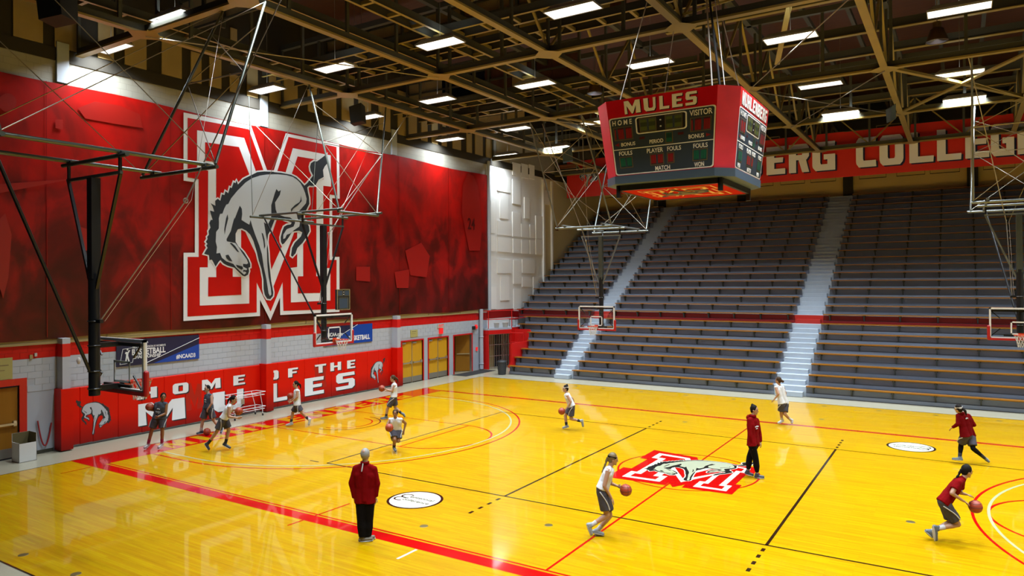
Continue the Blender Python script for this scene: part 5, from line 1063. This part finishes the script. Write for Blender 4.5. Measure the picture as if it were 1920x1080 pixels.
    # ---- face
    for s in (-1, 1):
        e1 = MB(); e1.ell(hc+lf*s*.030*S+f*.078*S+up*.008*S, (lf*.013*S, f*.012*S, up*.0075*S), 8, 5); e1.build('eye', 'eye_dark', root, True)
        e2 = MB(); e2.ell(hc+lf*s*.031*S+f*.083*S+up*.030*S, (lf*.018*S, f*.010*S, up*.005*S), 8, 5); e2.build('eyebrow', hair[0], root, True)
    e3 = MB(); e3.ell(hc+f*.083*S-up*.062*S, (lf*.022*S, f*.010*S, up*.007*S), 8, 5); e3.build('mouth', 'lip', root, True)
    # ---- hair
    b = MB(); hs = hair[1]
    if hs == 'short':
        b.ell(hc-f*.022*S+up*.030*S, (lf*.086*S, f*.092*S, up*.106*S), 16, 10); b.ell(hc-f*.044*S-up*.018*S, (lf*.068*S, f*.050*S, up*.055*S))
    else:
        b.ell(hc-f*.021*S+up*.032*S, (lf*.087*S, f*.096*S, up*.108*S), 16, 10); b.ell(hc-f*.040*S-up*.018*S, (lf*.070*S, f*.062*S, up*.072*S))
    bk_ = hc - f*.10*S
    if hs == 'bun': b.ell(hc-f*.062*S+up*.115*S, (lf*.042*S, f*.042*S, up*.042*S)); b.cap(hc-f*.05*S+up*.08*S, .03, hc-f*.08*S+up*.15*S, .012, 8)
    if hs == 'pony': b.cap(bk_+up*.03*S, .030*S, bk_-f*.06*S-up*.05*S, .036*S, 10); b.cap(bk_-f*.06*S-up*.05*S, .036*S, bk_-f*.065*S-up*.17*S, .016*S, 10)
    if hs == 'braid':
        fh = Vector((f.x, f.y, 0)).normalized(); bd_ = (pv-ch).normalized()*.75+Vector((0,0,-.25)); b0 = bk_+up*.03*S; pts = [b0, b0-f*.025*S-up*.05*S, b0-f*.02*S-up*.08*S+bd_*.05*S, b0-fh*.03*S-up*.06*S+bd_*.14*S, b0-fh*.035*S-up*.05*S+bd_*.22*S, b0-fh*.035*S-up*.04*S+bd_*.30*S]
        for i, (p, q) in enumerate(zip(pts, pts[1:])): b.ell((p+q)/2, (lf*.026*S, f*.026*S, (q-p)*.62), 10, 6)
    if hs == 'puff': b.ell(bk_-up*.0+f*.0, (lf*.05*S, f*.055*S, up*.05*S)); b.ell(bk_-f*.05*S-up*.03*S, (lf*.04*S, f*.05*S, up*.045*S))
    put('hair', evalmesh(b, .011, 'hair', hair[0], 2), root)
    if hs == 'short' and male: e4 = MB(); e4.ell(hc-f*.062*S+up*.070*S, (lf*.042*S, f*.046*S, up*.050*S)); e4.build('bald_patch', skin, root, True)
    if band:
        b = MB(); n = 24; A_, B2 = lf*.080*S, (f*.094*S); tilt = up*.0; vs = []
        for i in range(n):
            t = 2*PI*i/n; r = A_*math.cos(t)+B2*math.sin(t); off = hc+f*(-.020*S)+up*(.046*S-.002*S*math.sin(t)); h_ = .016*S if band != 'trim_white' else .022*S
            vs += [off+r-up*h_, off+r+up*h_, off+r*1.05-up*h_, off+r*1.05+up*h_]
        fs = []
        for i in range(n): a, c = 4*i, 4*((i+1) % n); fs += [(a+2, c+2, c+3, a+3), (a+1, a+3, c+3, c+1), (a, c, c+2, a+2)]
        b.add(vs, fs); b.build('headband', band, root, True)
    # ---- top
    kind, tm = top; b = MB(); hem = pv + (pv-ch).normalized()*.02
    for s_, h_ in ((sr, hr), (sl, hl)):
        q = s_.lerp(ch, .34)-up*.025*S; lo = h_.lerp(ch, -.06 if kind != 'tank' else .0)
        if kind != 'tank': b.cap(K['neck']-up*.045*S, .055*S*g, s_, .060*S*g)
        else: b.cap(K['neck'].lerp(s_, .42)-up*.012*S, .052*S*g, s_.lerp(q, .3), .058*S*g)
        w_ = q.lerp(h_, .6).lerp((ch+pv)/2, .10); r2 = .128*S*g
        b.cap(q.lerp(h_, .04), .076*S*g, q.lerp(h_, .14), .100*S*g); b.cap(q.lerp(h_, .16), .100*S*g, w_, .096*S*g); b.cap(w_, .098*S*g, lo, r2, flat1=True); b.cap(q, .066*S*g, s_.lerp(q, .12 if kind == 'tank' else 0), .060*S*g)
    b.cap(ch.lerp(pv, .06), .112*S*g, pv.lerp(ch, .02), .130*S*g, flat1=True); b.cap(ch, .094*S*g, K['neck'].lerp(ch, .30), .070*S*g, flat1=kind == 'tank')
    if kind in ('long', 'hood', 'jacket'):
        for s in 'rl': b.cap(K['s'+s], .060*S*g, K['e'+s], .053*S*g); b.cap(K['e'+s], .054*S*g, K['e'+s].lerp(K['w'+s], .97), .043*S*g, flat1=True)
    if kind == 'tee':
        for s in 'rl': b.cap(K['s'+s], .072*S*g, K['s'+s].lerp(K['e'+s], .62), .074*S*g, flat1=True)
    put('top', evalmesh(b, .0125, 'top', tm, 2, .014), root)
    if kind in ('hood', 'jacket', 'long'):
        b = MB(); b.ring(K['neck']+up*.005-f*.005, .062*S*g, .020*S if kind != 'hood' else .034*S, up, 20, 8); b.build('collar', tm, root, True)
        if kind == 'hood': b = MB(); b.ell(ch.lerp(K['neck'], .5)-f*.11*S, (lf*.12*S, f*.055*S, up*.07*S)); b.build('hood', tm, root, True)
    # ---- bottom
    kind2, bm_ = bottom; b = MB()
    if kind2 == 'shorts':
        for s in 'rl':
            h_, k_ = K['h'+s], K['k'+s]; b.cap(h_.lerp(ch, .06), .100*S, h_.lerp(k_, .2), .120*S); b.cap(h_.lerp(k_, .1), .116*S, h_.lerp(k_, .80), .112*S, flat1=True)
        b.cap(hr, .108*S, hl, .108*S); b.cap(pv, .108*S, pv.lerp(ch, .16), .100*S, flat1=True)
        put('shorts', evalmesh(b, .0125, 'shorts', bm_, 2, .016), root)
        for s, o_ in (('r', 'l'), ('l', 'r')):          # white side stripe of the shorts
            h_, k_ = K['h'+s], K['k'+s]; out = (h_-K['h'+o_]); ax = (k_-h_).normalized(); out = (out-ax*out.dot(ax)).normalized(); fr = ax.cross(out)*(1 if s == 'r' else -1)
            b = MB(); pts = []
            for i in range(9): t = i/8; a_ = .2+1.0*math.sin(t*1.5)*(1 if fr.dot(f) > 0 else -1); pts.append(h_.lerp(k_, .05+.72*t)+(out*math.cos(a_)+fr*math.sin(a_))*.121*S)
            for p, q in zip(pts, pts[1:]): b.cap(p, .012*S, q, .012*S, 6, 1)
            b.build('side_stripe', 'trim_white', root, True)
    else:
        R_ = (.108, .080, .062) if kind2 == 'leggings' else (.115, .088, .072)
        for s in 'rl':
            h_, k_, a_ = K['h'+s], K['k'+s], K['a'+s]; b.cap(h_, R_[0]*S*g, k_, R_[1]*S); b.cap(k_, R_[1]*S, k_.lerp(a_, .45), (R_[1]+.002)*S); b.cap(k_.lerp(a_, .45), (R_[1])*S, k_.lerp(a_, .84 if kind2 == 'leggings' else .97), (R_[2]*(.78 if kind2 == 'leggings' else 1))*S, flat1=True)
        b.cap(hr, .11*S*g, hl, .11*S*g); b.cap(pv, .11*S, pv.lerp(ch, .15), .10*S); put('trousers', evalmesh(b, .0125, 'trousers', bm_, 2, .006), root)
    # ---- socks and shoes
    for s in 'rl':
        k_, a_, t_ = K['k'+s], K['a'+s], K['t'+s]; ft = t_-a_; L = ft.length
        if socks: b = MB(); b.cap(a_.lerp(k_, .34), .050*S, a_, .043*S, flat0=True); b.build('sock', socks, root, True)
        if sleeve_black: b = MB(); b.cap(k_.lerp(K['h'+s], .22), .068*S, k_, .062*S, flat0=True); b.cap(k_, .062*S, k_.lerp(a_, .3), .063*S); b.cap(k_.lerp(a_, .3), .063*S, k_.lerp(a_, .66), .047*S, flat1=True); b.build('knee_sleeve', 'black_cloth', root, True); b = MB(); b.cap(k_.lerp(a_, .66), .048*S, k_.lerp(a_, .76), .046*S, flat0=True, flat1=True); b.build('ankle_band', 'band_cyan', root, True)
        dn = (a_-k_).normalized(); fd = (ft-dn*ft.dot(dn)); fd = fd.normalized() if fd.length > .03 else f
        fl_ = t_-dn*.0; toe = t_ - ft.normalized()*.045; heel = a_+dn*.045*S-fd*.045*S; sole = (dn - ft.normalized()*0).normalized(); hd2 = (toe-heel).normalized()
        b = MB(); b.cap(heel, .040*S, heel.lerp(toe, .55)-dn*.006, .041*S, 12, 4); b.cap(heel.lerp(toe, .5), .041*S, toe, .036*S, 12, 4); b.cap(a_-dn*.02, .045*S, heel.lerp(toe, .25), .043*S, 12, 4); b.cap(heel, .036*S, a_-dn*.03*S-fd*.012, .040*S, 10, 3)
        put('shoe', evalmesh(b, .010, 'shoe', shoes, 2), root)
        b = MB(); sd = hd2.cross(dn); sd = sd.normalized() if sd.length > .1 else lf; dd = (dn-hd2*dn.dot(hd2)).normalized(); c1, c2 = heel+dd*.030*S, toe+dd*.026*S
        b.ell((c1+c2)/2, (sd*.047*S, hd2*((c2-c1).length/2+.042*S), dd*.014*S), 16, 6); b.build('sole', 'sole_white', root, True)
    if extras: extras(root, K, hc, f, lf, up, S)
    return root, K, G
def ball(px, py, ref, d, label, r=.120):
    G = at(*ref, 2, 0); pl = G+FH*d; dr = ray(px, py); t = (pl-CPOS).dot(FH)/dr.dot(FH); p = CPOS+dr*t; p.z = max(p.z, r)
    e = empty('basketball', p, label, 'ball', 'orange basketballs in play'); b = MB(); b.ell((0,0,0), ((r,0,0),(0,r,0),(0,0,r)), 28, 18); b.build('cover', 'ball_orange', e, True)
    b = MB(); b.ring((0,0,0), r, .0035, (0,0,1), 40, 5); b.ring((0,0,0), r, .0035, (1,0,.1), 40, 5)
    for s in (-1, 1): b.ring((s*r*.62,0,0), r*.785, .0035, (1,0,0), 34, 5)
    b.build('seam', 'ball_seam', e); e.rotation_euler = (px*.3, py*.2, 1.0); return e
def white_print(lines, dz=0.0, sz=.055, back=False, off=.118, lat=0.0):
    def fn(root, K, hc, f, lf, up, S):
        ch, pv = (K['sr']+K['sl'])/2, (K['hr']+K['hl'])/2; n = (K['sl']-K['sr']).cross(ch-pv); n = n.normalized(); n = n if n.dot(f) > 0 else -n
        if back: n = -n
        sp = (ch-pv).normalized(); X = sp.cross(n); 
        for k, (a_, w_, h_) in enumerate(lines):
            c_ = ch.lerp(pv, a_) + n*(off*S) + X*lat; b = MB()
            for j in range(3): b.ell(c_+X*(j-1)*w_*.33+sp*(.004*((j % 2)*2-1)), (X*w_*.17, n*.012, sp*h_), 8, 5)
            b.build('print', 'trim_white', root, True)
    return fn
# man in the maroon pullover
def p1x(root, K, hc, f, lf, up, S):
    b = MB(); c = K['neck']-f*.085-up*.02; b.cap(c+up*.02, .012, c-up*.12-f*.05, .012, 6); b.build('zip_stripe', 'trim_white', root, True)
person('grey-haired man seen from behind in a maroon jacket and black trousers', (686, 1014), dict(head=(685.4,853),neck=(684.4,867),sr=(701,879.5),sl=(667,878.5),er=(707.5,906),el=(659,905),wr=(704,932),wl=(665,934),dr=(702,942),dl=(669,946),hr=(691.5,938),hl=(678,938),kr=(691,976,.02),kl=(678,976,-.02),ar=(689.5,1008,.02),al=(680,1009,-.03),tr=(704,1009,.10),tl=(700,1013,-.02)),
       (.25, .95), ('jacket', 'maroon'), ('trousers', 'black_cloth'), 'skin_pale', ('hair_grey', 'short'), 'shoe_tan', 'sock_black', male=True, extras=p1x, sc=1.06)
# dribbler beside the emblem
person('player in white jersey and grey shorts dribbling left of the centre emblem', (1126, 1006), dict(head=(1149.5,861),neck=(1143.8,873.5),sr=(1140.5,882,-.15),sl=(1144.5,880.5,.15),er=(1133.3,911,-.2),wr=(1146.5,934,-.16),dr=(1153,945,-.14),el=(1144,906,.22),wl=(1157.5,911,.14),dl=(1166,915,.08),hr=(1128,917,-.085),hl=(1130.5,917,.085),kr=(1138,966,-.1),ar=(1108.5,985,-.12),tr=(1109,1005,-.12),kl=(1143.5,967,.1),al=(1119,996,.06),tl=(1134,1007,.0)),
       (.98, -.1), ('tank', 'jersey_white'), ('shorts', 'shorts_grey'), 'skin_light', ('hair_blond', 'braid'), 'shoe_light', 'sock_white', 'black_cloth')
ball(1173.5, 919, (1126, 1006), .03, 'basketball being dribbled beside the centre emblem')
# coach
person('woman in maroon hooded sweatshirt and black leggings standing on the centre emblem', (1416, 896), dict(head=(1414.5,769),neck=(1411.5,780),sr=(1404.5,788,-.12),sl=(1419.5,788,.12),er=(1405.5,815,-.17),wr=(1411.5,837,-.14),el=(1424,812,.17),wl=(1426.3,829,.12),dl=(1427,835,.1),dr=(1414,842,-.12),hr=(1409.5,833,-.08),hl=(1415.5,833,.08),kl=(1405.5,857,.1),al=(1402.5,884,.12),tl=(1414,893,.06),kr=(1417,861,-.06),ar=(1420,890,-.06),tr=(1434,901,-.1)),
       (.8, -.6), ('hood', 'maroon'), ('leggings', 'black_cloth'), 'skin_light', ('hair_dark', 'bun'), 'shoe_blue', None, extras=white_print([(.22, .16, .018), (.30, .08, .014)], off=.135, lat=-.05))
# running away at the far sideline
person('player in white jersey jogging away left by the right aisle', (1468, 797), dict(head=(1459.3,713.5),neck=(1461,722),sl=(1454.5,726,-.08),sr=(1468,726,.1),el=(1459.5,739,-.2),wl=(1452,748.5,-.12),dl=(1449.5,750.5,-.1),er=(1473,738,.25),wr=(1466,745,.32),hl=(1465.5,757,-.08),hr=(1473,757,.08),kl=(1464.5,774,.0),al=(1466,787,.06),tl=(1458,794,.0),kr=(1471,776,-.04),ar=(1482.5,787.5,.05),tr=(1485,801,.05)),
       (-.75, .6), ('tank', 'jersey_white'), ('shorts', 'shorts_grey'), 'skin_light', ('hair_brown', 'puff'), 'shoe_white', 'sock_white')
# long sleeved runner at right
person('player in maroon long sleeves and white headband running away at right', (1806, 870), dict(head=(1797,767),neck=(1801.5,774.5),sl=(1796.5,779.5,0),sr=(1816,779.5,.02),el=(1796.5,795,-.05),wl=(1786,801.5,.1),er=(1826.5,797,.0),wr=(1821,795,.26),hl=(1809,817,-.06),hr=(1820,816,.06),kl=(1802,834,.1),al=(1799.5,857.5,.02),tl=(1784,861,.08),kr=(1824.5,841,-.1),ar=(1845,858,.0),tr=(1856,873,.0)),
       (-.55, .8), ('long', 'maroon_dark'), ('shorts', 'shorts_grey'), 'skin_light', ('hair_dark', 'pony'), 'shoe_grey', 'sock_black', 'trim_white', extras=white_print([(.10, .07, .02)], back=True), sleeve_black=True)
# maroon shirt dribbler
person('player with long braid in maroon shirt dribbling at the right edge', (1751, 1016), dict(head=(1813,884),neck=(1806,896),sr=(1796,905,-.15),sl=(1802,902,.15),er=(1784.5,925,-.22),wr=(1806.5,939.5,-.2),dr=(1816,945,-.18),el=(1800,924,.22),wl=(1811.5,927,.2),hr=(1768.5,941,-.09),hl=(1771,941,.09),kr=(1796,983,-.1),ar=(1757.5,991,-.1),tr=(1754.5,1015.5,-.1),kl=(1784,979,.1),al=(1744,998,.12),tl=(1749.5,1014,.1)),
       (.98, -.05), ('tee', 'maroon'), ('shorts', 'shorts_grey'), 'skin_light', ('hair_dark', 'braid'), 'shoe_grey', 'sock_white', extras=white_print([(.25, .05, .012)]))
ball(1829, 950, (1751, 1016), -.1, 'basketball at the hand of the player with the braid', .122)
# dribbler in front of the left bleachers
person('player in white with bun and white headband dribbling before the left bleachers', (1063, 806), dict(head=(1060.3,729),neck=(1062.3,737),sl=(1063.3,741,-.15),sr=(1063,740,.15),el=(1070,753,-.2),wl=(1063.2,764,-.2),dl=(1059,769,-.16),er=(1073,747,.24),wr=(1075,750,.34),hl=(1072,762,-.09),hr=(1072.5,762,.09),kr=(1060,779,.1),ar=(1062,797.5,.08),tr=(1054,806,.08),kl=(1070.5,785,-.1),al=(1088.5,789.5,-.1),tl=(1094,801,-.1)),
       (-.98, -.1), ('tank', 'jersey_white'), ('shorts', 'shorts_grey'), 'skin_pale', ('hair_dark', 'bun'), 'shoe_light', 'sock_black', 'trim_white')
ball(1053.2, 771, (1063, 806), -.16, 'basketball being dribbled before the left bleachers')
# running toward the camera
person('player in white and black headband dribbling straight toward the camera', (741, 847), dict(head=(741.3,775.5,-.12),neck=(741.3,785,-.08),sr=(731.5,786.5,-.05),sl=(752,786.5,-.05),er=(726,797,-.16),wr=(728.5,804,-.38),dr=(730,806,-.48),el=(760.5,794,.1),wl=(757.5,807,.04),hr=(737.3,805,.06),hl=(746,805,.06),kr=(739.8,824.5,-.18),ar=(739,838,-.05),tr=(742.5,847,-.22),kl=(747.3,827,-.08),al=(737.5,823.5,.34),tl=(735.5,826,.48)),
       (.0, -1, -.1), ('tank', 'jersey_white'), ('shorts', 'shorts_grey'), 'skin_tan', ('hair_brown', 'pony'), 'shoe_grey', 'sock_black', 'black_cloth', extras=white_print([]))
ball(730, 802, (741, 847), -.55, 'basketball in front of the player running at the camera')
# shooter by the small mule
person('player in white with ponytail looking up, gathering a ball beside the small mule', (720, 786), dict(head=(736.5,710),neck=(739.5,717.5),sl=(739.5,722,-.15),sr=(739,721.5,.15),el=(735.5,733,-.18),wl=(724.5,730.5,-.12),dl=(720.5,729,-.08),er=(734,733,.16),wr=(723,732.5,.1),dr=(719,730,.06),hl=(738.5,744.5,-.08),hr=(738.5,744.5,.08),kl=(726.5,766.5,-.1),al=(723.8,780.5,-.08),tl=(712.5,786,-.08),kr=(741,764,.1),ar=(752.5,775,.12),tr=(760,782,.12)),
       (-.95, -.15, .45), ('tank', 'jersey_white'), ('shorts', 'shorts_grey'), 'skin_pale', ('hair_brown', 'pony'), 'shoe_grey', 'sock_black')
ball(715.8, 728.3, (720, 786), .0, 'basketball in both hands of the player looking up')
# walking by the letters
person('player in white jersey walking left past the big white letters L and E', (546, 800), dict(head=(554.3,721),neck=(556.6,729.5),sl=(557.5,733,-.14),sr=(555.5,732.5,.14),el=(557.3,744.5,-.2),wl=(546.5,753.5,-.18),dl=(540.5,756,-.15),er=(552.5,745.5,.22),wr=(546.5,749.5,.26),hl=(557,760,-.09),hr=(557.5,760,.09),kr=(548.8,774,.08),ar=(545.8,792,.06),tr=(535.5,799.5,.04),kl=(565.5,773,-.06),al=(578,786,.0),tl=(579,798,.0)),
       (-.75, -.55), ('tank', 'jersey_white'), ('shorts', 'shorts_grey'), 'skin_light', ('hair_dark', 'pony'), 'shoe_white', 'sock_black')
ball(544.6, 742.5, (546, 800), .42, 'basketball beyond the player walking past the letter L')
# three at the left
person('player in grey jersey and pink socks with a ball on her hip', (285, 841), dict(head=(306,744.5),neck=(303,753.5),sr=(292.5,757.5,.02),sl=(312,757.5,-.02),er=(288.5,769.5,.10),wr=(281,769,-.12),dr=(280.5,767,-.16),el=(311,775,-.06),wl=(296.5,781,-.22),dl=(292.5,783,-.2),hr=(293,785,.0),hl=(304.5,785,.0),kr=(284.5,806.5,-.04),ar=(278,832,.0),tr=(269.5,841.5,-.14),kl=(304.5,806.5,-.05),al=(303.5,831,.04),tl=(296,841,-.12)),
       (.55, -.8), ('tank', 'jersey_grey'), ('shorts', 'shorts_grey'), 'skin_tan', ('hair_dark', 'puff'), 'shoe_white', 'sock_pink', extras=white_print([(.30, .10, .022), (.48, .17, .010), (.56, .12, .008)]))
ball(280.5, 763, (285, 841), -.06, 'basketball held at the hip of the player in pink socks')
person('player in grey jersey walking left between the letters M and U', (378, 815), dict(head=(388.6,729.3),neck=(390,737.8),sr=(386,742,.1),sl=(396.5,741.5,-.1),er=(385.5,754,.2),wr=(388,762,.2),el=(397,756,-.18),wl=(390,766.5,-.2),dl=(388,771,-.18),hr=(387,765.5,.06),hl=(393.5,765.5,-.06),kr=(379.8,789,.0),ar=(377,808,.0),tr=(367.5,816.5,-.06),kl=(401,788,.0),al=(413.5,804,.05),tl=(414.5,814.5,-.04)),
       (-.55, -.75), ('tank', 'jersey_grey'), ('shorts', 'shorts_grey'), 'skin_pale', ('hair_dark', 'short'), 'shoe_blue', 'sock_white', extras=white_print([(.30, .09, .022), (.46, .12, .009)]))
ball(388, 809.5, (388, 816), .0, 'basketball bouncing on the red band between two players')
person('player in white jersey and dark headband running right with a ball by the rack', (414, 845), dict(head=(438,749),neck=(433,758),sr=(429.5,762.5,-.15),sl=(433,761,.15),er=(429,781,-.2),wr=(444.5,783.5,-.2),dr=(451,783,-.16),el=(432.5,772,.2),wl=(441,768.5,.16),dl=(445,768,.12),hr=(418.5,785,-.09),hl=(421,785,.09),kl=(429,806.5,.1),al=(422.8,831,.1),tl=(433,841,.08),kr=(406.5,809,-.1),ar=(389.8,832,-.1),tr=(392.5,846.5,-.1)),
       (.95, -.15), ('tank', 'jersey_white'), ('shorts', 'shorts_grey'), 'skin_light', ('hair_dark', 'pony'), 'shoe_blue', 'sock_black', 'black_cloth')
ball(447.8, 771, (414, 845), .02, 'basketball in the hands of the player running right')
